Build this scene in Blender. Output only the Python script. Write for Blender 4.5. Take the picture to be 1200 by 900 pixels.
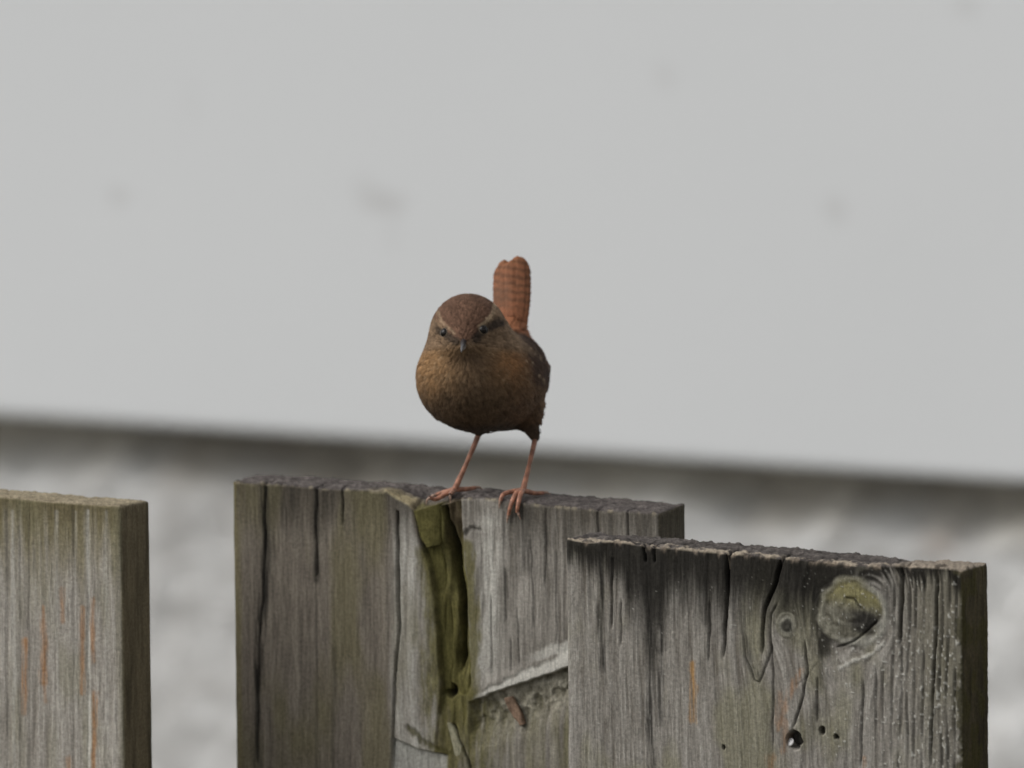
import bpy, math
import numpy as np
from mathutils import Matrix, Vector

for o in list(bpy.data.objects):
    bpy.data.objects.remove(o, do_unlink=True)
scene = bpy.context.scene
COL = scene.collection
R = math.radians

# ------------------------------------------------------------------ camera
YAW, PITCH, ROLL = R(26.0), R(9.6), -0.009
FPX = 16000.0                                   # focal length in photo pixels (1200 wide)
_d = np.array([-math.sin(YAW)*math.cos(PITCH), math.cos(YAW)*math.cos(PITCH), -math.sin(PITCH)])
_r = np.array([math.cos(YAW), math.sin(YAW), 0.0])
_u = np.cross(_r, _d)
CR = _r + ROLL*_u; CR /= np.linalg.norm(CR)
CU = np.cross(CR, _d); CD = _d
def ray(x, y):
    return CD + CR*((x-600.0)/FPX) + CU*((450.0-y)/FPX)
FENCE_TOP = 1.2
CAM = np.array([0.0, 0.0, FENCE_TOP]) - ray(600, 588)*4.0
def on_plane_y(x, y, py):
    d = ray(x, y); k = (py-CAM[1])/d[1]
    return CAM + d*k
def project(P):
    v = P - CAM
    z = v @ CD
    return 600 + FPX*(v @ CR)/z, 450 - FPX*(v @ CU)/z

cam_data = bpy.data.cameras.new('camera'); cam = bpy.data.objects.new('camera', cam_data); COL.objects.link(cam)
M = Matrix(((CR[0], CU[0], -CD[0], CAM[0]), (CR[1], CU[1], -CD[1], CAM[1]), (CR[2], CU[2], -CD[2], CAM[2]), (0, 0, 0, 1)))
cam.matrix_world = M
cam_data.sensor_width = 36.0
cam_data.lens = FPX/1200.0*36.0
cam_data.clip_start = 0.05; cam_data.clip_end = 500
cam_data.dof.use_dof = True
cam_data.dof.focus_distance = 3.935
cam_data.dof.aperture_fstop = 18.5
scene.camera = cam

# ------------------------------------------------------------------ sky, sun, exposure
SUN_EL, SUN_AZ = R(44), R(-50)                  # azimuth measured from -Y (camera side) towards -X when negative
w = bpy.data.worlds.new('World'); scene.world = w; w.use_nodes = True
nt = w.node_tree; nt.nodes.clear()
sky = nt.nodes.new('ShaderNodeTexSky'); sky.sky_type = 'NISHITA'; sky.sun_disc = False
sky.sun_elevation = SUN_EL
sun_dir = Vector((math.sin(SUN_AZ)*math.cos(SUN_EL), -math.cos(SUN_AZ)*math.cos(SUN_EL), math.sin(SUN_EL)))
sky.sun_rotation = math.atan2(sun_dir.x, sun_dir.y)
sky.air_density = 1.0; sky.dust_density = 4.0; sky.ozone_density = 1.0
hs = nt.nodes.new('ShaderNodeHueSaturation'); hs.inputs['Saturation'].default_value = 0.16   # cloud cover: nearly grey
bg = nt.nodes.new('ShaderNodeBackground'); bg.inputs['Strength'].default_value = 0.12
out = nt.nodes.new('ShaderNodeOutputWorld')
nt.links.new(sky.outputs[0], hs.inputs['Color']); nt.links.new(hs.outputs[0], bg.inputs[0]); nt.links.new(bg.outputs[0], out.inputs[0])
sl = bpy.data.lights.new('sun', 'SUN'); sl.energy = 0.6; sl.angle = R(40); sl.color = (1.0, 0.97, 0.93)
so = bpy.data.objects.new('sun', sl); COL.objects.link(so)
so.location = (-3, -3, 6); so.rotation_euler = (-sun_dir).to_track_quat('-Z', 'Y').to_euler()
scene.view_settings.view_transform = 'Standard'; scene.view_settings.look = 'None'
scene.view_settings.gamma = 1.0; scene.view_settings.use_curve_mapping = False
scene.view_settings.exposure = 0.25

# ------------------------------------------------------------------ helpers
def hash3(ix, iy, iz, seed):
    h = (ix.astype(np.int64)*374761393 + iy.astype(np.int64)*668265263 + iz.astype(np.int64)*2147483647 + seed*1274126177) & 0xffffffff
    h = ((h ^ (h >> 13))*1274126177) & 0xffffffff
    h = ((h ^ (h >> 16))*2246822519) & 0xffffffff
    h = h ^ (h >> 15)
    return (h & 0xffffff)/float(0xffffff)
def noise(x, y, z, seed=0):
    """value noise, -1..1"""
    x, y, z = np.broadcast_arrays(np.asarray(x, float), np.asarray(y, float), np.asarray(z, float))
    ix, iy, iz = np.floor(x), np.floor(y), np.floor(z)
    fx, fy, fz = x-ix, y-iy, z-iz
    fx = fx*fx*fx*(fx*(fx*6-15)+10); fy = fy*fy*fy*(fy*(fy*6-15)+10); fz = fz*fz*fz*(fz*(fz*6-15)+10)
    v = 0
    for a in (0, 1):
        wa = fx if a else 1-fx
        for b in (0, 1):
            wb = fy if b else 1-fy
            for c in (0, 1):
                wc = fz if c else 1-fz
                v = v + wa*wb*wc*hash3(ix+a, iy+b, iz+c, seed)
    return v*2-1
def fbm(x, y, z, seed=0, n=4, gain=0.5):
    v = 0; a = 1; s = 0
    for i in range(n):
        v = v + a*noise(np.asarray(x)*2**i, np.asarray(y)*2**i, np.asarray(z)*2**i, seed+i*17); s += a; a *= gain
    return v/s
def sstep(a, b, x):
    t = np.clip((x-a)/(b-a), 0, 1); return t*t*(3-2*t)
def mix(a, b, f):
    f = np.asarray(f)[..., None]; return a*(1-f) + np.asarray(b)*f
def poly_dist(u, v, pts):
    """distance from points (u,v) to a polyline and the share of its length reached"""
    best = np.full(np.shape(u), 1e9); par = np.zeros(np.shape(u))
    n = len(pts)-1
    for i in range(n):
        (x0, y0), (x1, y1) = pts[i], pts[i+1]
        dx, dy = x1-x0, y1-y0
        t = np.clip(((u-x0)*dx+(v-y0)*dy)/(dx*dx+dy*dy+1e-9), 0, 1)
        d = np.hypot(u-(x0+t*dx), v-(y0+t*dy))
        m = d < best
        best = np.where(m, d, best); par = np.where(m, (i+t)/n, par)
    return best, par

def build_mesh(name, verts, quads, mat, parent=None, color=None, smooth=True, extra=None):
    me = bpy.data.meshes.new(name)
    verts = np.ascontiguousarray(verts, dtype=np.float32); quads = np.ascontiguousarray(quads, dtype=np.int32)
    nq, k = quads.shape
    me.vertices.add(len(verts)); me.vertices.foreach_set('co', verts.ravel())
    me.loops.add(nq*k); me.loops.foreach_set('vertex_index', quads.ravel())
    me.polygons.add(nq); me.polygons.foreach_set('loop_start', np.arange(0, nq*k, k, dtype=np.int32))
    me.update(calc_edges=True)
    if smooth: me.polygons.foreach_set('use_smooth', np.ones(nq, dtype=bool))
    if color is not None:
        at = me.color_attributes.new('tint', 'FLOAT_COLOR', 'POINT')
        c = np.ones((len(verts), 4), dtype=np.float32); c[:, :3] = np.clip(color, 0, 1)
        at.data.foreach_set('color', c.ravel())
    me.materials.append(mat)
    o = bpy.data.objects.new(name, me); COL.objects.link(o)
    if parent is not None: o.parent = parent
    return o
def grid_quads(n, m, off=0, flip=False):
    i = np.arange(n-1)[:, None]*m + np.arange(m-1)[None, :] + off
    q = np.stack([i, i+1, i+m+1, i+m], -1).reshape(-1, 4)
    return q[:, ::-1] if flip else q
def empty(name, loc, label, cat, group=None):
    o = bpy.data.objects.new(name, None); COL.objects.link(o); o.location = loc
    o.empty_display_size = 0.05
    o['label'] = label; o['category'] = cat
    if group: o['group'] = group
    return o
def mat_new(name):
    m = bpy.data.materials.new(name); m.use_nodes = True
    n = m.node_tree; b = n.nodes['Principled BSDF']
    return m, n, b
def nnode(n, t, **kw):
    x = n.nodes.new(t)
    for k, v in kw.items():
        if k in x.inputs: x.inputs[k].default_value = v
        else: setattr(x, k, v)
    return x

# ------------------------------------------------------------------ materials
def wood_material():
    m, n, b = mat_new('weathered_wood')
    at = nnode(n, 'ShaderNodeAttribute', attribute_name='tint')
    tc = nnode(n, 'ShaderNodeTexCoord')
    mp = nnode(n, 'ShaderNodeMapping'); mp.inputs['Scale'].default_value = (1, 1, 0.07)
    n.links.new(tc.outputs['Object'], mp.inputs[0])
    n1 = nnode(n, 'ShaderNodeTexNoise', Scale=2600.0, Detail=4.0, Roughness=0.65)
    n.links.new(mp.outputs[0], n1.inputs['Vector'])
    n2 = nnode(n, 'ShaderNodeTexNoise', Scale=1100.0, Detail=4.0, Roughness=0.75)
    n.links.new(tc.outputs['Object'], n2.inputs['Vector'])
    r1 = nnode(n, 'ShaderNodeMapRange'); r1.inputs[1].default_value = 0.25; r1.inputs[2].default_value = 0.75; r1.inputs[3].default_value = 0.68; r1.inputs[4].default_value = 1.34
    n.links.new(n1.outputs[0], r1.inputs[0])
    r2 = nnode(n, 'ShaderNodeMapRange'); r2.inputs[1].default_value = 0.25; r2.inputs[2].default_value = 0.75; r2.inputs[3].default_value = 0.62; r2.inputs[4].default_value = 1.38
    n.links.new(n2.outputs[0], r2.inputs[0])
    mu = nnode(n, 'ShaderNodeMath', operation='MULTIPLY'); n.links.new(r1.outputs[0], mu.inputs[0]); n.links.new(r2.outputs[0], mu.inputs[1])
    vm = nnode(n, 'ShaderNodeVectorMath', operation='SCALE'); n.links.new(at.outputs['Color'], vm.inputs[0]); n.links.new(mu.outputs[0], vm.inputs['Scale'])
    n.links.new(vm.outputs[0], b.inputs['Base Color'])
    b.inputs['Roughness'].default_value = 0.88; b.inputs['Specular IOR Level'].default_value = 0.1
    bp = nnode(n, 'ShaderNodeBump', Strength=0.5, Distance=0.0004); n.links.new(mu.outputs[0], bp.inputs['Height']); n.links.new(bp.outputs[0], b.inputs['Normal'])
    return m
WOOD = wood_material()
def plain_wood():
    m, n, b = mat_new('rail_wood')
    tc = nnode(n, 'ShaderNodeTexCoord'); mp = nnode(n, 'ShaderNodeMapping'); mp.inputs['Scale'].default_value = (6, 160, 160)
    n.links.new(tc.outputs['Object'], mp.inputs[0])
    n1 = nnode(n, 'ShaderNodeTexNoise', Scale=1.0, Detail=5.0); n.links.new(mp.outputs[0], n1.inputs['Vector'])
    cr = nnode(n, 'ShaderNodeValToRGB'); cr.color_ramp.elements[0].color = (0.09, 0.08, 0.065, 1); cr.color_ramp.elements[1].color = (0.27, 0.25, 0.21, 1)
    n.links.new(n1.outputs[0], cr.inputs[0]); n.links.new(cr.outputs[0], b.inputs['Base Color'])
    bp = nnode(n, 'ShaderNodeBump', Strength=0.4, Distance=0.001); n.links.new(n1.outputs[0], bp.inputs['Height']); n.links.new(bp.outputs[0], b.inputs['Normal'])
    b.inputs['Roughness'].default_value = 0.85
    return m
RAILWOOD = plain_wood()
def tint_material(name, rough=0.75, spec=0.2, noise_scale=None, amt=0.15):
    m, n, b = mat_new(name)
    at = nnode(n, 'ShaderNodeAttribute', attribute_name='tint')
    src = at.outputs['Color']
    if noise_scale:
        tc = nnode(n, 'ShaderNodeTexCoord'); n1 = nnode(n, 'ShaderNodeTexNoise', Scale=noise_scale, Detail=3.0)
        n.links.new(tc.outputs['Object'], n1.inputs['Vector'])
        r1 = nnode(n, 'ShaderNodeMapRange'); r1.inputs[1].default_value = 0.3; r1.inputs[2].default_value = 0.7; r1.inputs[3].default_value = 1-amt; r1.inputs[4].default_value = 1+amt
        n.links.new(n1.outputs[0], r1.inputs[0])
        vm = nnode(n, 'ShaderNodeVectorMath', operation='SCALE'); n.links.new(src, vm.inputs[0]); n.links.new(r1.outputs[0], vm.inputs['Scale']); src = vm.outputs[0]
    n.links.new(src, b.inputs['Base Color'])
    b.inputs['Roughness'].default_value = rough; b.inputs['Specular IOR Level'].default_value = spec
    return m
PLUME = tint_material('plumage', 0.8, 0.12, 900.0, 0.18)
QUILL = tint_material('flight_feather', 0.65, 0.2, 1400.0, 0.2)
SKIN = tint_material('leg_scales', 0.5, 0.35, 1500.0, 0.25)
HORN = tint_material('horn', 0.35, 0.45, 900.0, 0.2)
m, n, b = mat_new('eye'); b.inputs['Base Color'].default_value = (0.008, 0.006, 0.005, 1); b.inputs['Roughness'].default_value = 0.08
tcx = nnode(n, 'ShaderNodeTexNoise', Scale=300.0); mr = nnode(n, 'ShaderNodeMapRange'); mr.inputs[3].default_value = 0.16; mr.inputs[4].default_value = 0.26; b.inputs['Specular IOR Level'].default_value = 0.3
n.links.new(tcx.outputs[0], mr.inputs[0]); n.links.new(mr.outputs[0], b.inputs['Roughness']); EYE = m
m, n, b = mat_new('nail_metal'); b.inputs['Metallic'].default_value = 0.3; b.inputs['Roughness'].default_value = 0.6
t1 = nnode(n, 'ShaderNodeTexNoise', Scale=900.0, Detail=3.0); c1 = nnode(n, 'ShaderNodeValToRGB')
c1.color_ramp.elements[0].color = (0.3, 0.28, 0.26, 1); c1.color_ramp.elements[1].color = (0.8, 0.8, 0.8, 1)
n.links.new(t1.outputs[0], c1.inputs[0]); n.links.new(c1.outputs[0], b.inputs['Base Color']); NAIL = m

# ------------------------------------------------------------------ ground
m, n, b = mat_new('lawn')
t1 = nnode(n, 'ShaderNodeTexNoise', Scale=14.0, Detail=6.0); t2 = nnode(n, 'ShaderNodeTexNoise', Scale=240.0, Detail=3.0)
tc = nnode(n, 'ShaderNodeTexCoord'); n.links.new(tc.outputs['Object'], t1.inputs['Vector']); n.links.new(tc.outputs['Object'], t2.inputs['Vector'])
c1 = nnode(n, 'ShaderNodeValToRGB'); c1.color_ramp.elements[0].position = 0.35; c1.color_ramp.elements[0].color = (0.10, 0.10, 0.085, 1)
c1.color_ramp.elements[1].position = 0.7; c1.color_ramp.elements[1].color = (0.17, 0.165, 0.14, 1)
ad = nnode(n, 'ShaderNodeMath', operation='MULTIPLY_ADD'); ad.inputs[1].default_value = 0.5
n.links.new(t2.outputs[0], ad.inputs[0]); n.links.new(t1.outputs[0], ad.inputs[2])
sb = nnode(n, 'ShaderNodeMath', operation='SUBTRACT'); sb.inputs[1].default_value = 0.25; n.links.new(ad.outputs[0], sb.inputs[0])
n.links.new(sb.outputs[0], c1.inputs[0]); n.links.new(c1.outputs[0], b.inputs['Base Color']); b.inputs['Roughness'].default_value = 0.95
bp = nnode(n, 'ShaderNodeBump', Strength=0.6, Distance=0.01); n.links.new(t2.outputs[0], bp.inputs['Height']); n.links.new(bp.outputs[0], b.inputs['Normal'])
GROUND = m
g = 41; xs = np.sinh(np.linspace(-5.5, 5.5, g))*1.2
gx, gy = np.meshgrid(xs, xs, indexing='ij')
go = build_mesh('ground', np.stack([gx, gy, 0.006*noise(gx*3, gy*3, 0*gx)], -1).reshape(-1, 3), grid_quads(g, g, flip=True), GROUND)
go['kind'] = 'structure'

# ------------------------------------------------------------------ house wall behind
WALL_Y = 1.25; WALL_ROT = R(2.6)
pe = on_plane_y(600, 529, WALL_Y)                 # lower lip of the white panel
wall = empty('house_wall', (pe[0], WALL_Y, 0), 'white painted panel wall above a rough grey rendered plinth behind the fence', 'wall')
wall.rotation_euler.z = WALL_ROT
m, n, b = mat_new('white_panel')
tc = nnode(n, 'ShaderNodeTexCoord')
t1 = nnode(n, 'ShaderNodeTexNoise', Scale=2.2, Detail=4.0, Roughness=0.55); n.links.new(tc.outputs['Object'], t1.inputs['Vector'])
c1 = nnode(n, 'ShaderNodeValToRGB'); c1.color_ramp.elements[0].position = 0.3; c1.color_ramp.elements[0].color = (0.72, 0.735, 0.74, 1)
c1.color_ramp.elements[1].position = 0.7; c1.color_ramp.elements[1].color = (0.76, 0.775, 0.78, 1)
n.links.new(t1.outputs[0], c1.inputs[0])
t3 = nnode(n, 'ShaderNodeTexNoise', Scale=90.0, Detail=3.0); n.links.new(tc.outputs['Object'], t3.inputs['Vector'])
LIP = pe[2]
def wall_local(px, py):
    P = on_plane_y(px, py, WALL_Y)
    return ((P[0]-pe[0])*1.0, P[2])
acc = None
for (px, py, rx, rz, s) in ((452, 236, 0.011, 0.006, .28), (430, 216, 0.006, 0.005, .12), (149, 226, 0.005, 0.0045, .22), (971, 248, 0.0055, 0.006, .22), (776, 90, 0.006, 0.006, .12), (1122, 11, 0.006, 0.005, .15), (462, 262, .004, .012, .08), (233, 118, .006, .012, .04)):
    lx, lz = wall_local(px, py)
    mp = nnode(n, 'ShaderNodeMapping'); mp.vector_type = 'POINT'
    mp.inputs['Location'].default_value = (-lx/rx, 0, -lz/rz); mp.inputs['Scale'].default_value = (1/rx, 0, 1/rz)
    n.links.new(tc.outputs['Object'], mp.inputs[0])
    ln = nnode(n, 'ShaderNodeVectorMath', operation='LENGTH'); n.links.new(mp.outputs[0], ln.inputs[0])
    a1 = nnode(n, 'ShaderNodeMath', operation='MULTIPLY_ADD'); a1.inputs[1].default_value = 1.4; a1.inputs[2].default_value = -0.7
    n.links.new(t3.outputs[0], a1.inputs[0])
    a2 = nnode(n, 'ShaderNodeMath', operation='ADD'); n.links.new(ln.outputs['Value'], a2.inputs[0]); n.links.new(a1.outputs[0], a2.inputs[1])
    r = nnode(n, 'ShaderNodeMapRange'); r.inputs[1].default_value = 1.3; r.inputs[2].default_value = 0.3; r.inputs[3].default_value = 0.0; r.inputs[4].default_value = s
    n.links.new(a2.outputs[0], r.inputs[0])
    if acc is None: acc = r.outputs[0]
    else:
        q = nnode(n, 'ShaderNodeMath', operation='MAXIMUM'); n.links.new(acc, q.inputs[0]); n.links.new(r.outputs[0], q.inputs[1]); acc = q.outputs[0]
mx = nnode(n, 'ShaderNodeMix', data_type='RGBA'); n.links.new(acc, mx.inputs[0]); n.links.new(c1.outputs[0], mx.inputs[6]); mx.inputs[7].default_value = (0.36, 0.34, 0.32, 1)
n.links.new(mx.outputs[2], b.inputs['Base Color']); b.inputs['Roughness'].default_value = 0.45
bp = nnode(n, 'ShaderNodeBump', Strength=0.15, Distance=0.0006); n.links.new(t3.outputs[0], bp.inputs['Height']); n.links.new(bp.outputs[0], b.inputs['Normal'])
PANEL = m
def box_mesh(name, lo, hi, mat, parent, bevel=0.0, loc=None):
    import bmesh
    bm = bmesh.new(); bmesh.ops.create_cube(bm, size=1.0)
    lo = np.array(lo); hi = np.array(hi)
    for v in bm.verts:
        v.co = Vector(tuple((lo+hi)/2 + np.array(v.co)*(hi-lo)))
    if bevel:
        bmesh.ops.bevel(bm, geom=bm.edges[:], offset=bevel, segments=3, profile=0.5, affect='EDGES')
    me = bpy.data.meshes.new(name); bm.to_mesh(me); bm.free(); me.materials.append(mat)
    o = bpy.data.objects.new(name, me); COL.objects.link(o); o.parent = parent
    if loc is not None: o.location = loc
    return o
OVER = 0.020
box_mesh('white_panel', (-5, 0, LIP), (5, 0.10, LIP+2.6), PANEL, wall, 0.004)
m, n, b = mat_new('rough_render')
tc = nnode(n, 'ShaderNodeTexCoord'); t1 = nnode(n, 'ShaderNodeTexNoise', Scale=75.0, Detail=5.0, Roughness=0.6); t2 = nnode(n, 'ShaderNodeTexNoise', Scale=9.0, Detail=4.0)
t3 = nnode(n, 'ShaderNodeTexNoise', Scale=400.0, Detail=3.0)
for t in (t1, t2, t3): n.links.new(tc.outputs['Object'], t.inputs['Vector'])
ad = nnode(n, 'ShaderNodeMath', operation='ADD'); n.links.new(t1.outputs[0], ad.inputs[0]); n.links.new(t2.outputs[0], ad.inputs[1])
r = nnode(n, 'ShaderNodeMapRange'); r.inputs[1].default_value = 0.8; r.inputs[2].default_value = 1.2; n.links.new(ad.outputs[0], r.inputs[0])
c1 = nnode(n, 'ShaderNodeValToRGB'); c1.color_ramp.elements[0].color = (0.56, 0.55, 0.53, 1); c1.color_ramp.elements[1].color = (0.80, 0.80, 0.785, 1)
n.links.new(r.outputs[0], c1.inputs[0])
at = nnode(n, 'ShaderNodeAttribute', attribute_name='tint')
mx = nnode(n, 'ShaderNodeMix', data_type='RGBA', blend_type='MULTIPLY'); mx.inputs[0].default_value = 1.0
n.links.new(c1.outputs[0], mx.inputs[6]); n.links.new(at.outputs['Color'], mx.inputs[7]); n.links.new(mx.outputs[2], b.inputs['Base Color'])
b.inputs['Roughness'].default_value = 0.92
bp = nnode(n, 'ShaderNodeBump', Strength=0.8, Distance=0.003); n.links.new(t3.outputs[0], bp.inputs['Height']); n.links.new(bp.outputs[0], b.inputs['Normal'])
RENDER = m
xs = np.concatenate([np.linspace(-5, -.5, 120), np.linspace(-.495, .495, 250), np.linspace(.5, 5, 120)])
zs = np.concatenate([np.linspace(LIP+0.004, LIP-0.06, 60), np.linspace(LIP-0.063, LIP-0.4, 90), np.linspace(LIP-0.41, -0.03, 50)])
gx, gz = np.meshgrid(xs, zs, indexing='ij')
rel = 0.0035*fbm(gx*60, gz*60, 0*gx, 5, 4, .6) + 0.0006*noise(gx*9, gz*9, 0*gx, 9)
tint = np.ones(gx.shape+(3,))
for (px, py, w_, h_, s) in ((275, 522, .007, .010, .75), (183, 530, .006, .012, .35), (790, 556, .006, .009, .6), (1068, 650, .007, .007, .5), (1040, 582, .006, .011, .3), (540, 545, .006, .01, .3)):
    lx, lz = wall_local(px, py)
    f = np.exp(-(((gx-lx)/w_)**2+((gz-lz)/h_)**2)*(1+.5*noise(gx*200, gz*200, 0*gx)))*s
    tint = mix(tint, np.array([0.42, 0.27, 0.18]), f)
tint = mix(tint, np.array([.9, .84, .74]), .8*sstep(34, 14, (LIP-gz)*1000 + 7*noise(gx*40, gz*40, 0*gx, 16)))  # brown bounce tone of the shaded top edge, put into the colour
dz = (LIP-gz)*1000 + 5*noise(gx*22, 0*gx, 0*gx, 14) + 3*noise(gx*70, gz*40, 0*gx, 15)
back = 0.042*(1-sstep(6, 30, dz))                  # ragged rounded top of the render, set back under the panel
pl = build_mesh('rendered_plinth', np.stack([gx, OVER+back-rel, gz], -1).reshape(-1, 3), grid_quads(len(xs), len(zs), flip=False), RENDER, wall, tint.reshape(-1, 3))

# ------------------------------------------------------------------ fence
FRONT_Y = -0.063; BACK_Y = 0.0; THICK = 0.018
fence = empty('wooden_fence', (0, 0, 0), 'weathered grey hit and miss fence of upright boards with the brown bird on it', 'fence')

GREY_L = np.array([0.365, 0.340, 0.300]); GREY_D = np.array([0.132, 0.119, 0.100])
GREEN = np.array([0.100, 0.090, 0.032]); BLACK = np.array([0.014, 0.0128, 0.011]); ORANGE = np.array([0.33, 0.16, 0.06]); BROWN = np.array([0.10, 0.08, 0.05])
PALE = np.array([0.46, 0.445, 0.40])

class Ctx: pass
def make_board(plane_y, x0px, x1px, front_top, back_top, zlen_fine, style, seed, label):
    fp = np.array([on_plane_y(x, y, plane_y) for x, y in front_top])
    bpn = np.array([on_plane_y(x, y, plane_y+THICK) for x, y in back_top])
    ymid = front_top[0][1]
    X0 = on_plane_y(x0px[0], x0px[1], plane_y)[0]; X1 = on_plane_y(x1px[0], x1px[1], plane_y)[0]
    def ztop(x, y):
        k = np.clip((y-plane_y)/THICK, 0, 1)
        zf = np.interp(x, fp[:, 0], fp[:, 2]); zb = np.interp(x, bpn[:, 0], bpn[:, 2])
        return zf*(1-k)+zb*k
    STEP = 0.0003
    nx = int((X1-X0)/STEP)+1
    xs = np.linspace(X0, X1, nx)
    s = np.concatenate([np.arange(0, zlen_fine, STEP), zlen_fine + np.geomspace(0.0006, FENCE_TOP-zlen_fine-0.06, 60)])
    ys = np.linspace(plane_y, plane_y+THICK, 46)
    xb = np.linspace(X0, X1, 60)
    patches = []
    def pg(a, b_): return np.meshgrid(a, b_, indexing='ij')
    gx, gs = pg(xs, s); patches.append((gx, np.full_like(gx, plane_y), gs, False))
    gx, gs = pg(xb, s); patches.append((gx, np.full_like(gx, plane_y+THICK), gs, True))
    gy, gs = pg(ys, s); patches.append((np.full_like(gy, X1), gy, gs, False))
    gy, gs = pg(ys, s); patches.append((np.full_like(gy, X0), gy, gs, True))
    gx, gy = pg(xs, ys); patches.append((gx, gy, np.zeros_like(gx), True))
    gx, gy = pg(xb, ys[::9]); patches.append((gx, gy, np.full_like(gx, s[-1]), False))
    V = []; Q = []; C_ = []; off = 0
    rr = 0.0011; rt = 0.0005
    for gx, gy, gs, flip in patches:
        shp = gx.shape
        x = gx.ravel(); y = gy.ravel(); sv = gs.ravel()
        ix = np.clip(x, X0+rr, X1-rr); iy = np.clip(y, plane_y+rr, plane_y+THICK-rr); isv = np.clip(sv, rr, s[-1]-rr)
        nx_, ny_, ns_ = x-ix, y-iy, sv-isv
        ln = np.sqrt(nx_**2+ny_**2+ns_**2)+1e-12
        nx_, ny_, ns_ = nx_/ln, ny_/ln, ns_/ln
        rad = np.where(np.abs(ns_) > 0.05, 0.75*rr, rr)
        # keep full box size on flat faces, round at edges
        px = ix+nx_*rr; py = iy+ny_*rr; ps = isv+ns_*rr
        zt = ztop(px, py)
        z = zt-ps
        c = Ctx()
        c.x, c.y, c.z, c.s = px*1000, (py-plane_y)*1000, z*1000, ps*1000     # millimetres
        c.front = sstep(0.2, 0.8, -ny_); c.top = sstep(0.2, 0.8, -ns_); c.right = sstep(0.3, 0.8, nx_); c.left = sstep(0.3, 0.8, -nx_)
        c.u, c.v = project(np.stack([px, np.full_like(px, plane_y), z], -1))
        c.ru = (X1-px)*1000; c.lu = (px-X0)*1000
        c.seed = seed; c.plane_y = plane_y
        h, colr = style(c)
        h = h/1000.0
        P = np.stack([px+nx_*h, py+ny_*h, z-ns_*h], -1)
        V.append(P); C_.append(colr)
        Q.append(grid_quads(shp[0], shp[1], off, flip)); off += len(P)
    o = build_mesh('board', np.concatenate(V), np.concatenate(Q), WOOD, fence, np.concatenate(C_))
    o['label'] = label
    return o, ztop

def grain(c, seed, warp=None):
    x = c.x if warp is None else warp
    wob = 1.2*noise(x/25, c.y/25, c.z/90, seed+3)
    xw = x+wob
    g1 = .6*noise(xw/0.7, c.y/0.7, c.z/15, seed)+.6*noise(xw/0.42, c.y/0.42, c.z/7, seed+7)           # fine lines
    g2 = .7*noise(xw/2.1, c.y/2.1, c.z/40, seed+1)+.5*noise(xw/1.2, c.y/1.2, c.z/45, seed+8)          # growth rings
    g3 = .6*noise(xw/7.0, c.y/7.0, c.z/80, seed+2)+.6*fbm(xw/6.0, c.y/6.0, c.z/16, seed+9, 3, .6)
    return g1, g2, g3
def end_grain(c, seed):
    return fbm(c.x/1.3, c.y/1.0, c.z*0, seed+40, 3, .6), fbm(c.x/7, c.y/3, 0*c.z, seed+50, 3)
def crack(c, h, pts, w, depth, taper=True, reach=9.0):
    d, t = poly_dist(c.u+0.9*noise(c.u/7, c.v/16, 0*c.u, 77), c.v, pts)
    ww = .66*w*(1-0.7*t) if taper else .66*w*np.clip(1.1-.4*t, .3, 1)
    ends = sstep(1.0, .86, t)*(1 if pts[0][1] < 665 and pts[0][1] < 612 or pts[0][1] < 660 and c.plane_y < -.01 else sstep(0, .14, t))
    ww = ww*np.clip(.75+.6*noise(c.v/38, 0*c.v, 0*c.v, 78), .35, 1.2)
    f = np.exp(-(d/np.maximum(ww, 1.0))**2)*ends
    depth = depth*1.25
    side = np.where(c.top > 0.3, sstep(reach, reach*0.6, c.y), 1.0)*np.clip(c.front+c.top, 0, 1)
    return h - depth*f*side, f*side
def stain(c, col, pts, w, target, amt, rag=0.6, seed=0, stretch=12.0):
    d, t = poly_dist(c.u, c.v, pts)
    d = d/w + rag*fbm(c.x/1.6, c.z/stretch, 0*c.x, 200+seed, 3, .6)
    f = sstep(1.35, 0.1, d)*amt*np.clip(c.front+0.6*c.top, 0, 1)*np.clip(.85+.9*noise(c.x/.55, c.z/7, 0*c.x, 230+seed), .15, 1)
    return mix(col, target, f)

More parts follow.
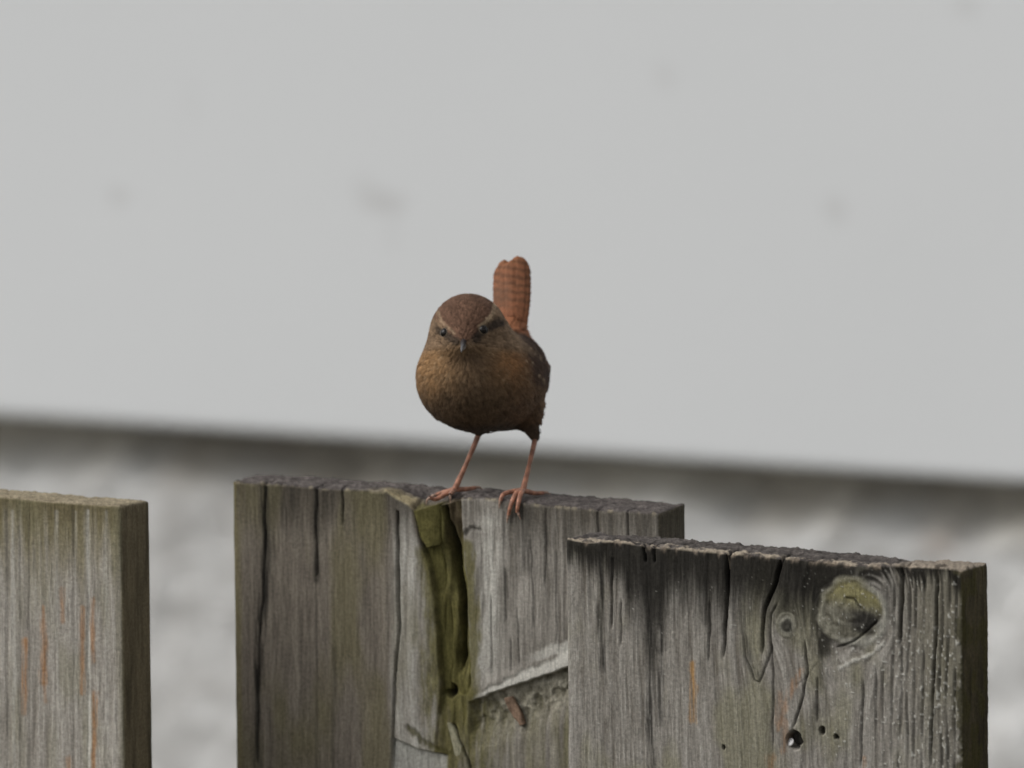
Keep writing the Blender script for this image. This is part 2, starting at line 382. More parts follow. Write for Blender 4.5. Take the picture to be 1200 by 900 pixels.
def style_left(c):
    g1, g2, g3 = grain(c, 11)
    h = 0.11*g1 + 0.12*g2 + 0.10*g3
    t = np.clip(0.62 + 0.24*g2 + 0.38*g1 + 0.22*g3, 0, 1)
    col = mix(np.broadcast_to(GREY_D*1.55, c.x.shape+(3,)), GREY_L*1.12, t)
    # algae film and brown weathering near the top, ragged along the grain
    n = fbm(c.x/2.2, c.z/30, 0*c.x, 61, 3)
    f = sstep(30, 2, c.s + 12*n)*0.85
    col = mix(col, np.array([0.175, 0.15, 0.075]), f)
    f = sstep(9, 1, c.s + 4*n)*0.65
    col = mix(col, np.array([0.12, 0.10, 0.055]), f)
    col = mix(col, np.array([0.21, 0.20, 0.12]), 0.35*sstep(0.0, 0.7, fbm(c.x/6, c.z/25, 0*c.x, 63, 3)))
    for i, (pts, w, a) in enumerate(((((29, 752), (28, 835)), 4.5, .75), (((51, 712), (51, 800)), 4.5, .85), (((73, 690), (75, 728)), 3.5, .55), (((97, 712), (96, 812)), 3.5, .6), (((108, 703), (109, 775)), 3.5, .65), (((112, 812), (110, 905)), 4.5, .75), (((80, 890), (81, 905)), 5, .5), (((52, 800), (54, 822)), 3.0, .4))):
        col = stain(c, col, pts, w, ORANGE*1.05, a, .7, 20+i, 5.0)
    for i, (x, w, a, tgt) in enumerate(((8, 3, .5, GREY_D*.8), (23, 2.5, .3, GREY_D*.7), (34, 3, .3, GREY_D), (86, 2.0, .3, GREY_D), (103, 2.4, .75, PALE*1.2), (66, 2.0, .35, PALE), (15, 2.5, .45, PALE), (88, 1.8, .3, PALE), (124, 3, .3, PALE))):
        col = stain(c, col, ((x, 600), (x+2, 905)), w, tgt, a, .9, 40+i, 16.0)
        h = h - (0.25 if tgt is not PALE else -0.0)*np.exp(-((c.u-x-1)/1.6)**2)*c.front
    # right edge: damp brown algae on the narrow face, soft on the arris
    side = c.right
    ns = fbm(c.y/2.0, c.z/22, 0*c.y, 71, 3)
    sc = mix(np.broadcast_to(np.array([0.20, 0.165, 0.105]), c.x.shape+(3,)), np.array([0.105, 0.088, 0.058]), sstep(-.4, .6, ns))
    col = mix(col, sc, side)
    col = mix(col, np.array([0.17, 0.155, 0.10]), 0.6*sstep(3.0, 0.4, c.ru+1.4*n)*c.front)
    e1, e2 = end_grain(c, 12)
    tc_ = mix(np.broadcast_to(np.array([0.20, 0.165, 0.11]), c.x.shape+(3,)), np.array([0.36, 0.31, 0.215]), np.clip(.5+.6*e1+.3*e2, 0, 1))
    col = mix(col, tc_, c.top)
    h = h + c.top*(0.35*e1+0.25*e2)
    h = h + 0.25*noise(c.x/3, c.y/3, c.z/3, 15)*np.clip(1.2-c.s, 0, 1)
    return h, col

CH_L = [(482, 590), (486, 612), (494, 645), (501, 665), (508, 700), (511, 730), (513, 760), (516, 800), (513, 850), (508, 910)]
CH_R = [(541, 575), (541, 620), (543, 660), (547, 690), (549, 740), (552, 780), (549, 815), (545, 850), (548, 910)]
def style_mid(c):
    xl = np.interp(c.v, [p[1] for p in CH_L], [p[0] for p in CH_L]); xr = np.interp(c.v, [p[1] for p in CH_R], [p[0] for p in CH_R])
    # grain leans along the split
    bend = 2.2*np.exp(-((c.u-505)/45)**2)*np.sin((c.v-590)/110.0) + 1.6*np.exp(-((c.u-560)/40)**2)*sstep(640, 800, c.v)
    g1, g2, g3 = grain(c, 21, c.x+bend)
    h = 0.11*g1 + 0.12*g2 + 0.10*g3
    t = np.clip(0.42 + 0.27*g2 + 0.42*g1 + 0.22*g3 + .25*fbm(c.x/3, c.z/7, 0*c.x, 88, 3), 0, 1)
    base_l = mix(np.broadcast_to(GREY_D*1.05*np.array([1.04, 1, .97]), c.x.shape+(3,)), np.array([0.232, 0.205, 0.165]), t)
    base_r = mix(np.broadcast_to(GREY_D*1.0, c.x.shape+(3,)), GREY_L*.93, np.clip(t+.12, 0, 1))
    right = sstep(520, 545, c.u)
    col = mix(base_l, base_r, right)
    n = fbm(c.x/2.2, c.z/26, 0*c.x, 81, 3)
    # pale weathered strips by the split
    pf = sstep(452, 470, c.u+6*n)*sstep(0, 5, xl-c.u)
    col = mix(col, PALE*(1.0), pf*np.clip(.75+.3*g1+.3*g2, 0, 1))
    pf = np.exp(-((c.u-573)/13)**2)*sstep(592, 620, c.v)*sstep(800, 720, c.v)*(1-.5*sstep(612, 622, c.v)*sstep(640, 626, c.v))
    col = mix(col, PALE*1.08, pf*np.clip(.75+.5*g1+.3*g2, 0, 1))
    pf = np.exp(-((c.u-562)/22)**2)*sstep(730, 760, c.v)*sstep(815, 780, c.v)
    col = mix(col, PALE*.95, pf*.7)
    # brown weathering along the top and olive film
    f = sstep(18, 1, c.s+7*n)*(.85*(1-right)+.75*right*sstep(575, 600, c.u))
    col = mix(col, np.array([0.072, 0.062, 0.048]), f)
    f = 0.5*sstep(0.05, .7, fbm(c.x/9, c.z/40, 0*c.x, 83, 3)+.35*np.exp(-((c.u-400)/60)**2))*(1-right)
    col = mix(col, np.array([0.15, 0.134, 0.072]), np.clip(f*1.25, 0, .75))
    col = mix(col, np.array([0.15, 0.127, 0.107]), .4*(1-right)*sstep(0, .6, fbm(c.x/14, c.z/30, 0*c.x, 85, 3)+.3*sstep(620, 860, c.v)-.15))
    col = mix(col, np.array([0.16, 0.14, 0.06]), .7*sstep(16, 0, c.u-272+8*n)*c.front)
    # black streaks
    for i, (pts, w, a) in enumerate(((((311, 565), (310, 690), (302, 760), (302, 905)), 7.0, .9), (((311, 565), (311, 700)), 10, .5), (((371, 570), (371, 680)), 4.2, .85), (((384, 568), (388, 600)), 14, .4), (((330, 570), (335, 610)), 14, .4), (((371, 680), (371, 905)), 1.8, .45), (((344, 610), (345, 640)), 5, .35), (((401, 570), (402, 620)), 2.0, .5), (((612, 598), (618, 660)), 16, .5), (((590, 600), (592, 700)), 2.4, .55), (((640, 600), (641, 720)), 3.0, .4), (((665, 600), (668, 660)), 4.0, .45), (((715, 596), (716, 632)), 3, .5), (((755, 600), (756, 632)), 7, .4), (((392, 760), (390, 905)), 3.2, .45), (((425, 600), (426, 740)), 2, .3), (((345, 565), (346, 600)), 8, .35))):
        col = stain(c, col, pts, w, BLACK*1.6, a, .7, 60+i, 14.0)
    for pts, w, dp in ((((311, 560), (311, 640), (309, 690), (303, 760), (302, 905)), 1.5, .8), (((371, 560), (371, 640), (372, 680)), 1.4, .9), (((466, 600), (466, 690), (468, 725), (463, 800), (461, 850), (459, 905)), 2.0, 2.0), (((401, 566), (402, 618)), 1.3, .8), (((592, 662), (593, 735)), 1.1, .35), (((606, 705), (609, 785)), 1.0, .3), (((640, 596), (639, 690)), 1.1, .4), (((622, 622), (626, 742)), 1.0, .35), (((575, 690), (577, 795)), 1.2, .4), (((652, 640), (653, 760)), 1.0, .25), (((598, 745), (599, 790)), 1.0, .3), (((700, 594), (701, 635)), 1.0, .6), (((735, 598), (736, 640)), 1.0, .6)):
        h, f = crack(c, h, pts, w, dp, taper=False)
        col = mix(col, BLACK*2.2, .55*f)
    # the split: a recessed mossy channel
    e = 1.6*noise(c.u/9, c.v/20, 0*c.u, 91)
    inn = sstep(-1.0, 2.6, c.u-xl+e)*sstep(-1.0, 2.6, xr-c.u+e)*sstep(905, 830, c.v)
    inn = inn*np.where(c.v < 815, 1, .6)
    fr = np.clip(c.front+c.top*sstep(7, 4, c.y), 0, 1)
    chn = inn*fr
    h = h - chn*(2.6+1.2*noise(c.u/6, c.v/45, 0*c.u, 92)+1.0*noise(c.u/14, c.v/25, 0*c.u, 93))
    moss = fbm(c.x/1.2, c.z/3.5, 0*c.x, 94, 3)
    mcol = mix(np.broadcast_to(GREEN*.62, c.x.shape+(3,)), GREEN*1.55, np.clip(.5+.7*moss, 0, 1))
    mcol = mix(mcol, np.array([.10, .075, .05]), .8*sstep(516, 524, c.u)*sstep(660, 610, c.v))
    col = mix(col, mcol, chn*.95)
    # deep gap on the right of the splinter
    gp = [(519, 578), (521, 610), (527, 645), (535, 685), (539, 715), (538, 760), (535, 792)]
    h, f = crack(c, h, gp, 4.2, 7.0, taper=False, reach=15)
    col = mix(col, BLACK*1.6, .7*f)
    # green film spreading from the split
    d, tt = poly_dist(c.u, c.v, [(498, 650), (512, 720), (520, 800), (545, 835), (520, 905)])
    wv = 10+26*sstep(640, 840, c.v)
    f = sstep(1.4, .2, d/wv+.75*fbm(c.x/2.0, c.z/8, 0*c.x, 95, 4, .65))*.85*fr
    col = mix(col, mcol*1.05, f)
    d2, _ = poly_dist(c.u, c.v, [(548, 640), (556, 740), (552, 815)])
    col = mix(col, GREEN*1.3, .8*sstep(1.2, .3, d2/(9)+.5*moss)*fr)
    col = mix(col, np.array([.16, .15, .06]), .5*sstep(800, 860, c.v)*sstep(540, 565, c.u)*np.clip(.5+.8*n, 0, 1))
    # dark nick under the pale patch near the perch
    d3, _ = poly_dist(c.u, c.v, [(545, 626), (552, 619), (562, 621)])
    f = sstep(4.5, .3, d3+2.2*moss)*c.front; h = h-.6*f; col = mix(col, BLACK*2.6, .65*f)
    # torn ledge: everything below the slanting line is broken back
    ly = np.interp(c.u, [545, 560, 590, 620, 640, 664, 700], [822, 818, 806, 797, 789, 781, 768])
    ly = ly + 1.5*noise(c.u/7, 0*c.u, 0*c.u, 97)
    below = sstep(-.5, 2.5, c.v-ly)*sstep(545, 560, c.u)*sstep(45, 0, c.v-ly-25)
    h = h - c.front*below*2.6 + c.front*.5*np.exp(-((c.v-ly+8)/9)**2)*sstep(548, 580, c.u)
    thk = np.interp(c.u, [548, 575, 600, 630, 660], [2, 7, 10, 13, 17])+2*noise(c.u/9, 0*c.u, 0*c.u, 96)
    pale = sstep(3.0, -1.0, c.v-ly)*sstep(-thk-2.5, -thk+1.5, c.v-ly)*sstep(550, 572, c.u)*c.front
    h = h*(1-.85*pale)
    col = mix(col, PALE*1.32, .95*pale)
    pale2 = sstep(-34, -27, c.v-ly+5*n)*sstep(-16, -21, c.v-ly+5*n)*sstep(610, 640, c.u)*c.front
    col = mix(col, PALE*1.1, .8*pale2)
    rough = fbm(c.x/2.2, c.z/2.6, 0*c.x, 98, 4, .6)
    h = h + c.front*below*1.3*rough
    col = mix(col, mix(np.broadcast_to(np.array([.11, .10, .06]), c.x.shape+(3,)), np.array([.36, .34, .27]), np.clip(.5+.8*rough, 0, 1)), .75*below*sstep(560, 580, c.u)*c.front)
    # chip scar low on the left of the split
    cy = np.interp(c.u, [455, 462, 490, 524], [861, 864, 877, 884])
    sc = sstep(0, 3, c.v-cy)*sstep(457, 461, c.u)*sstep(526, 520, c.u)*c.front
    h = h - 1.2*sc
    col = mix(col, np.array([.37, .365, .33]), .85*sc)
    d4, _ = poly_dist(c.u, c.v, [(478, 853), (500, 872), (524, 884)])
    f = sstep(6, .5, d4+4*moss)*c.front; h = h-.4*f; col = mix(col, GREEN*.7, .8*f)
    cr2 = [(528, 846), (535, 865), (549, 890), (552, 905)]
    h, f = crack(c, h, cr2, 2.4, 2.0, taper=False); col = mix(col, BLACK*2, .6*f)
    # knot hole in the split
    d5 = np.hypot((c.u-526)/5.5, (c.v-811)/8); f = sstep(1.3, .5, d5)*c.front; h = h-4*f; col = mix(col, BLACK*1.3, .8*f)
    # hollows start a little below the sawn end
    ramp = sstep(.2, 4.5, c.s)*(1-c.top)
    h = np.where(h < -1.0, -1.0+(h+1.0)*ramp, h)
    # end grain
    e1, e2 = end_grain(c, 22)
    tc_ = mix(np.broadcast_to(np.array([0.055, 0.048, 0.045]), c.x.shape+(3,)), np.array([0.16, 0.14, 0.13]), np.clip(.45+.6*e1+.4*e2, 0, 1))
    chip = np.exp(-((c.u-468)/22)**2)*sstep(8, 3, c.y)
    tc_ = mix(tc_, np.array([.33, .28, .17]), np.clip(chip*(1.1+.8*e1), 0, 1))
    col = mix(col, tc_, c.top*(1-.8*inn*sstep(7, 4, c.y)))
    h = h + c.top*(0.4*e1+0.35*e2)
    edge = sstep(1.5, .2, c.s)*c.front*sstep(.0, .5, fbm(c.x/2, c.x/9, 0*c.x, 99, 3))
    col = mix(col, np.array([.30, .26, .18]), edge*.7)
    h = h + .35*noise(c.x/2.5, c.y/2.5, c.z/3, 25)*np.clip(1.5-c.s, 0, 1)
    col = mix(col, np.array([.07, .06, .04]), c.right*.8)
    return h, col

K1 = (1000, 716, 46, 41); K2 = (922, 733, 13, 16)
def style_right(c):
    # grain flows round the two knots
    xw = c.x.copy()
    for (kx, ky, ra, rb) in (K1, K2):
        dx = (c.u-kx)*.25; dy = (c.v-ky)*.25
        rn2 = (dx/(ra*.25))**2+(dy/(rb*.25*1.35))**2
        xw = xw - dx/np.maximum(rn2, .25)*1.0*sstep(.3, 1.2, rn2)
    xw = xw + 2.5*np.exp(-((c.u-885)/24)**2)*np.sin((c.v-640)/60.)*sstep(860, 760, c.v)
    g1, g2, g3 = grain(c, 31, xw)
    h = 0.11*g1 + 0.12*g2 + 0.10*g3
    t = np.clip(0.53 + 0.26*g2 + 0.42*g1 + 0.2*g3 + .15*fbm(c.x/2.5, c.z/9, 0*c.x, 108, 3), 0, 1)
    col = mix(np.broadcast_to(GREY_D*1.15, c.x.shape+(3,)), GREY_L*np.array([.93, .94, .95]), t)
    n = fbm(xw/2.0, c.z/24, 0*c.x, 101, 3)
    col = mix(col, np.array([.20, .19, .115]), .55*sstep(-.1, .6, fbm(c.x/9, c.z/18, 0*c.x, 102, 3)+.6*np.exp(-((c.u-875)/26)**2)*sstep(760, 860, c.v)-.1))
    # olive/brown zone towards the right arris
    col = mix(col, np.array([.13, .115, .07]), .62*sstep(1030, 1115, c.u+8*n)*sstep(900, 700, c.v))
    col = mix(col, np.array([.165, .155, .125]), .5*sstep(1030, 1115, c.u+8*n))
    # black mould along the top, ragged and streaked
    dep = np.interp(c.u, [660, 690, 720, 745, 765, 785, 830, 850, 875, 900, 930, 980, 1010, 1040, 1060, 1130], [5, 7, 9, 18, 26, 14, 14, 15, 12, 15, 16, 11, 5, 3, 3, 4])
    f = sstep(1.3, .35, (c.s+4.5*n+2.5*g1)/(dep*1.45))
    col = mix(col, np.array([.016, .0145, .012]), .95*f)
    streaks = ((((704, 640), (704, 720), (706, 785)), 4.5, .9), (((757, 640), (762, 740), (763, 905)), 6, .85), (((777, 640), (772, 760)), 5, .75), (((735, 640), (736, 690)), 4, .6), (((775, 750), (772, 850)), 4, .75), (((805, 650), (802, 720)), 3.0, .5), (((828, 650), (826, 730)), 3.5, .45), (((690, 640), (690, 700)), 2.5, .4), (((870, 690), (872, 740), (884, 790)), 4.5, .65), (((1000, 720), (962, 760), (965, 830)), 9, .45), (((935, 665), (950, 690), (958, 705), (966, 760)), 14, .85), (((960, 672), (985, 672)), 10, .7), (((1046, 680), (1050, 730)), 8, .5), (((985, 860), (990, 905)), 8, .4), (((955, 830), (940, 905)), 7, .4), (((1040, 660), (1040, 700)), 5, .5))
    for i, (pts, w, a) in enumerate(streaks):
        col = stain(c, col, pts, w, BLACK*1.3, a, .75, 120+i, 9.0)
    # knots
    for ki, (kx, ky, ra, rb) in enumerate((K1, K2)):
        ang = -.5 if ki == 0 else 0
        dx = (c.u-kx); dy = (c.v-ky)
        ex = (dx*math.cos(ang)-dy*math.sin(ang))/ra; ey = (dx*math.sin(ang)+dy*math.cos(ang))/rb
        r_ = np.sqrt(ex**2+ey**2)+.08*noise(dx/14, dy/14, 0*dx, 110+ki)
        ins = sstep(1.02, .9, r_)*c.front
        ring = np.sin(r_*(16 if ki == 0 else 9)+2*noise(dx/10, dy/10, 0*dx, 112))
        th = np.arctan2(ey, ex)
        kc = mix(np.broadcast_to(np.array([.10, .092, .07]), c.x.shape+(3,)), np.array([.22, .21, .165]), np.clip(.5+.35*ring+.5*fbm(dx/5, dy/5, 0*dx, 113, 3), 0, 1))
        if ki == 0:
            kc = mix(kc, np.array([.21, .19, .085]), .85*sstep(.1, -.5, ey+.3*ex)*sstep(1.0, .6, r_))
            kc = mix(kc, np.array([.028, .026, .024]), .9*sstep(1.1, .4, np.hypot((c.u-1012)/24, (c.v-728)/19)+.3*fbm(c.u/8, c.v/8, 0*c.u, 119, 3)))
            kc = mix(kc, np.array([.32, .31, .27]), .75*sstep(.72, .86, r_)*sstep(-.25, .35, ex))
        else:
            kc = mix(kc, np.array([.30, .29, .24]), .6*sstep(.9, .5, r_))
            kc = mix(kc, BLACK*1.5, .85*sstep(.62, .3, r_+.15*g1))
        col = mix(col, kc, ins)
        h = h + ins*(.25*ring*.5+.35*(1-r_)) - (.22 if ki == 0 else .08)*np.exp(-((r_-1.0)/.07)**2)*c.front*sstep(-.6, .4, noise(th*1.7, 0*th, 0*th, 115))
        col = mix(col, BLACK*2, (.5 if ki == 0 else .2)*np.exp(-((r_-1.0)/.08)**2)*c.front*sstep(-.6, .4, noise(th*1.7, 0*th, 0*th, 115)))
    h, f = crack(c, h, [(1012, 716), (1002, 702), (990, 700)], 1.5, .8); col = mix(col, BLACK*2, .5*f)
    h, f = crack(c, h, [(978, 760), (1000, 752), (1018, 738), (1030, 726)], 1.6, .9); col = mix(col, BLACK*2, .5*f)
    # pale torn fibre below the large knot
    d, _ = poly_dist(c.u, c.v, [(985, 783), (1000, 775), (1022, 767), (1036, 752)])
    f = sstep(4, .5, d+2.5*fbm(c.x/.9, c.z/.9, 0*c.x, 118, 2))*c.front; col = mix(col, PALE*1.05, .65*f); h = h+.25*f
    # cracks
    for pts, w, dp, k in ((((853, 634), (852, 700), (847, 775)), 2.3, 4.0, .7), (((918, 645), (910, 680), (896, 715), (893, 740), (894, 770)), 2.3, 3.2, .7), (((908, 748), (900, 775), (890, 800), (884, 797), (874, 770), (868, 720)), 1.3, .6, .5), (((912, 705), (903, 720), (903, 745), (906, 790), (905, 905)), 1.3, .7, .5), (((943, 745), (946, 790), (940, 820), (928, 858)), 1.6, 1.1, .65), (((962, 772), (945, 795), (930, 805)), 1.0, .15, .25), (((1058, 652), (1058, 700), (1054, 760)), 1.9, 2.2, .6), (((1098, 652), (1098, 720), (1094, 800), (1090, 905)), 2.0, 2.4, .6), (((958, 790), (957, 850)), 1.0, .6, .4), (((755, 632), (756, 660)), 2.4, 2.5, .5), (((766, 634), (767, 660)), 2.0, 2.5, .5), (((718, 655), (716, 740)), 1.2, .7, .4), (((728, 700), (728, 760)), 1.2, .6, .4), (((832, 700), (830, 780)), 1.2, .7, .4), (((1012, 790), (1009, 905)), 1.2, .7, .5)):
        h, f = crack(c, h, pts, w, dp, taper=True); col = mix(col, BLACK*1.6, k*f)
    # ridged summer/winter wood on the right
    for i, x in enumerate((1028, 1036, 1046, 1055, 1065, 1074, 1083, 1103, 1112, 1120)):
        xx = x + 3.0*noise(c.v/90, 0*c.v+i, 0*c.v, 130)-.012*(c.v-760)
        st = sstep(640, 700, c.v) if x > 1045 else sstep(770, 800, c.v)
        f = np.exp(-((c.u-xx)/(1.5))**2)*st*c.front*np.clip(.75+.7*noise(c.v/25, 0*c.v+i*3, 0*c.v, 131), 0, 1)
        h = h-.75*f; col = mix(col, BLACK*2.6, .5*f)
    # lichen specks and frass
    sp = noise(c.x/.55, c.z/.8, 0*c.x, 140); dens = .60-.20*sstep(1030, 1110, c.u)*sstep(700, 760, c.v)+.16*sstep(1030, 900, c.u)+.25*sstep(1128, 1136, c.u)
    f = sstep(dens+.14, dens+.30, sp)*c.front*sstep(655, 700, c.v)
    col = mix(col, np.array([.50, .49, .44]), .75*f); h = h+.25*f
    # orange streaks
    for i, (pts, w, a) in enumerate(((((812, 778), (812, 845)), 5, .85), (((938, 785), (925, 815), (912, 855)), 4.5, .55), (((913, 812), (912, 850)), 4, .5), (((905, 888), (903, 905)), 6, .45), (((1012, 888), (1013, 905)), 3, .5), (((922, 845), (918, 880)), 4, .4))):
        col = stain(c, col, pts, w, np.array([.30, .155, .07]) if i else np.array([.36, .21, .085]), a, .8, 150+i, 3.5)
    # nail hole and borer holes
    for (x, y, a, b_, dp) in ((930, 868, 9, 10, 4.0), (963, 856, 3.2, 5, 2.5), (980, 863, 3, 3.2, 2.0), (848, 876, 1.6, 3, 1.2)):
        d = np.hypot((c.u-x)/a, (c.v-y)/b_)+.28*noise(c.u/5, c.v/5, 0*c.u, 170); f = sstep(1.15, .75, d)*c.front
        h = h-dp*f; col = mix(col, BLACK, .8*f)
    # narrow right face
    ns = fbm(c.y/1.8, c.z/16, 0*c.y, 160, 3); nb = fbm(c.y/4, c.z/7, 0*c.y, 161, 3)
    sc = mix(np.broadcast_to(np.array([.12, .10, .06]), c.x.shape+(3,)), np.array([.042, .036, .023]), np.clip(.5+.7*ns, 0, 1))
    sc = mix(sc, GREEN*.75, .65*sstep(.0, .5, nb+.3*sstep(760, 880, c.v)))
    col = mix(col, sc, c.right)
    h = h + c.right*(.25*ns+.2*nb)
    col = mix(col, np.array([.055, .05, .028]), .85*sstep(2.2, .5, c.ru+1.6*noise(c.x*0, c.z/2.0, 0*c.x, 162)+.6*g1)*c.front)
    h = h + .2*fbm(0*c.x, c.y/5, c.z/2.5, 163, 3)*sstep(2.5, .3, c.ru)
    # end grain
    e1, e2 = end_grain(c, 32)
    tc_ = mix(np.broadcast_to(np.array([0.040, 0.035, 0.032]), c.x.shape+(3,)), np.array([0.135, 0.12, 0.11]), np.clip(.45+.65*e1+.45*e2, 0, 1))
    fr_ = sstep(.15, .55, fbm(c.x/3.2, c.y/1.6, 0*c.x, 165, 3)+.45*sstep(6, 1, c.y)-.05)
    tc_ = mix(tc_, np.array([.40, .34, .26]), .8*fr_*sstep(7, 2, c.y))
    tc_ = mix(tc_, np.array([.30, .255, .20]), .75*sstep(1035, 1060, c.u))
    col = mix(col, tc_, c.top)
    h = h + c.top*(.55*e1+.5*e2)
    edge = sstep(2.0, .2, c.s+.8*g1)*c.front*sstep(.1, .55, fbm(c.x/2.4, c.x/11, 0*c.x, 166, 3)+.35*np.exp(-((c.u-690)/40)**2)+.2*sstep(880, 960, c.u))
    col = mix(col, np.array([.26, .21, .16]), edge*.55)
    h = h - .5*edge*sstep(1.5, 0, c.s)
    h = h + .5*noise(c.x/2.2, c.y/2.2, c.z/3, 35)*np.clip(1.6-c.s, 0, 1)
    return h, col

W_PX = 464
left_b, zt_l = make_board(FRONT_Y, (142-W_PX, 560), (142, 592), [(142-W_PX, 556), (-40, 578), (20, 583), (60, 587), (142, 592)],
    [(-430, 548), (20, 574), (60, 577), (110, 582), (172, 586)], 0.088, style_left, 1, 'clean grey board with orange streaks and a dark brown right edge')
mid_b, zt_m = make_board(BACK_Y, (272, 563), (773, 600), [(272, 563), (336, 567), (381, 571), (425, 573), (453, 575), (463, 582), (478, 590), (484, 596), (500, 594), (520, 588), (535, 583), (560, 582), (580, 584), (630, 590), (700, 596), (773, 601)],
    [(280, 559), (300, 557), (368, 558), (437, 564), (520, 569), (580, 573), (640, 578), (700, 582), (800, 590)], 0.092, style_mid, 2, 'broad brown grey board split by a mossy green channel')
right_b, zt_r = make_board(FRONT_Y, (663, 631), (1128, 668), [(663, 630), (690, 634), (722, 633), (760, 639), (850, 647), (920, 653), (960, 656), (1000, 661), (1030, 662), (1060, 662), (1100, 664), (1128, 667)],
    [(672, 626), (700, 625), (722, 626), (780, 630), (900, 640), (1000, 648), (1035, 651), (1062, 657), (1110, 657), (1165, 659)], 0.078, style_right, 3, 'black topped grey board with a large greenish knot')

# more boards of the same fence beyond the picture's edges
pitch_x = on_plane_y(985, 600, BACK_Y)[0]-on_plane_y(0, 600, BACK_Y)[0]
for src, k in ((right_b, 1), (left_b, -1), (mid_b, 1), (mid_b, -1)):
    o = src.copy(); COL.objects.link(o); o.parent = fence
    o.location = (pitch_x*k*1.04, 0, -0.004*k)
    if 'label' in o: del o['label']
# rails between the two planes of boards, and posts
RX = 0.62
for z in (FENCE_TOP-0.19, 0.28):
    box_mesh('rail', (-RX, FRONT_Y+THICK+0.0015, z-0.04), (RX, BACK_Y-0.0015, z+0.04), RAILWOOD, fence, 0.003)
for sx in (-1, 1):
    box_mesh('post', (sx*(RX+0.04)-0.038, FRONT_Y-0.008, -0.3), (sx*(RX+0.04)+0.038, 0.035, FENCE_TOP-0.03), RAILWOOD, fence, 0.004)

# nail in the right hand board
def lathe(profile, origin, axis, seg=16):
    ax = Vector(axis).normalized(); q = ax.to_track_quat('Z', 'Y')
    V = []
    for (r_, z_) in profile:
        for k in range(seg):
            a = 2*math.pi*k/seg
            V.append(tuple(Vector(origin)+q @ Vector((r_*math.cos(a), r_*math.sin(a), z_))))
    Q = []
    for i in range(len(profile)-1):
        for k in range(seg):
            Q.append((i*seg+k, i*seg+(k+1) % seg, (i+1)*seg+(k+1) % seg, (i+1)*seg+k))
    return np.array(V), np.array(Q)
pn = on_plane_y(927, 870, FRONT_Y+0.0016)
V, Q = lathe([(0.0007, -0.012), (0.0007, 0), (0.0012, 0.0001), (0.0013, 0.0004), (0.0011, 0.0006), (0.00001, 0.00062)], pn, (-.3, -1, .6))
nl = build_mesh('nail', V, Q, NAIL, right_b)

# splinters standing in the split of the middle board
def splinter(pts_px, y_front, thick, col, seed, name='splinter'):
    """pts_px: rows of (left x, right x, y) from top to bottom on the front plane"""
    rows = []
    ni, nj = 60, 22
    ys_ = np.linspace(0, 1, ni)
    L = np.interp(ys_, np.linspace(0, 1, len(pts_px)), [p[0] for p in pts_px]); Rr = np.interp(ys_, np.linspace(0, 1, len(pts_px)), [p[1] for p in pts_px])
    Yy = np.interp(ys_, np.linspace(0, 1, len(pts_px)), [p[2] for p in pts_px]); Yr = np.interp(ys_, np.linspace(0, 1, len(pts_px)), [p[3] if len(p) > 3 else p[2] for p in pts_px])
    V = np.zeros((ni, nj, 3)); C_ = np.zeros((ni, nj, 3))
    for i in range(ni):
        for j in range(nj):
            a = 2*math.pi*j/nj
            cx, cy = math.cos(a), math.sin(a)
            k = 0.5+0.5*math.copysign(abs(cx)**.6, cx); dp = math.copysign(abs(cy)**.6, cy)
            px = L[i]+(Rr[i]-L[i])*k; py = Yy[i]+(Yr[i]-Yy[i])*k
            P = on_plane_y(px, py, y_front+thick/2)
            V[i, j] = (P[0], y_front+thick/2+dp*thick/2, P[2])
    X, Y, Z = V[..., 0]*1000, V[..., 1]*1000, V[..., 2]*1000
    V[..., 1] += .0003*fbm(X/1.0, Y/1.0, Z/9, seed, 3); V[..., 0] += .0002*noise(X/1.5, Y/1.5, Z/5, seed+2)
    f = np.clip(.5+.8*fbm(X/1.0, Y, Z/5, seed+4, 3), 0, 1)
    C_ = mix(np.broadcast_to(np.array(col)*.62, X.shape+(3,)), np.array(col)*1.3, f)
    q = grid_quads(ni, nj); wrap = np.stack([np.arange(ni-1)*nj+nj-1, np.arange(ni-1)*nj, np.arange(1, ni)*nj, np.arange(1, ni)*nj+nj-1], -1)
    allv = V.reshape(-1, 3); ct = V[0].mean(0); cb = V[-1].mean(0)
    allv = np.concatenate([allv, [ct, cb]]); nC = np.concatenate([C_.reshape(-1, 3), [C_[0].mean(0), C_[-1].mean(0)]])
    it, ib = ni*nj, ni*nj+1
    caps = [(it, j, (j+1) % nj, (j+1) % nj) for j in range(0)]
    fan = []
    for j in range(0, nj, 2):
        fan.append((it, (j+2) % nj, j+1, j)); fan.append((ib, (ni-1)*nj+j, (ni-1)*nj+j+1, (ni-1)*nj+(j+2) % nj))
    return build_mesh(name, allv, np.concatenate([q, wrap, np.array(fan)]), WOOD, mid_b, nC)
s1 = splinter([(484, 518, 599, 590), (488, 519, 612, 604), (494, 519, 628, 622), (502, 519, 641, 637)], 0.0002, 0.0042, GREEN*1.05, 301)
s2 = splinter([(502, 519, 636, 634), (506, 525, 660, 660), (510, 531, 690, 690), (514, 536, 730, 730), (517, 537, 770, 770), (521, 534, 806, 806)], 0.0024, 0.004, GREEN*1.0, 311)
s3 = splinter([(592, 601, 818, 816), (597, 608, 830, 828), (603, 613, 840, 838), (610, 616, 850, 848)], -0.0004, 0.0022, np.array([.22, .15, .105]), 321)
s4 = splinter([(526, 531, 846, 846), (529, 538, 860, 860), (533, 545, 880, 880), (536, 549, 905, 905)], 0.0004, 0.003, np.array([.30, .285, .20]), 331)

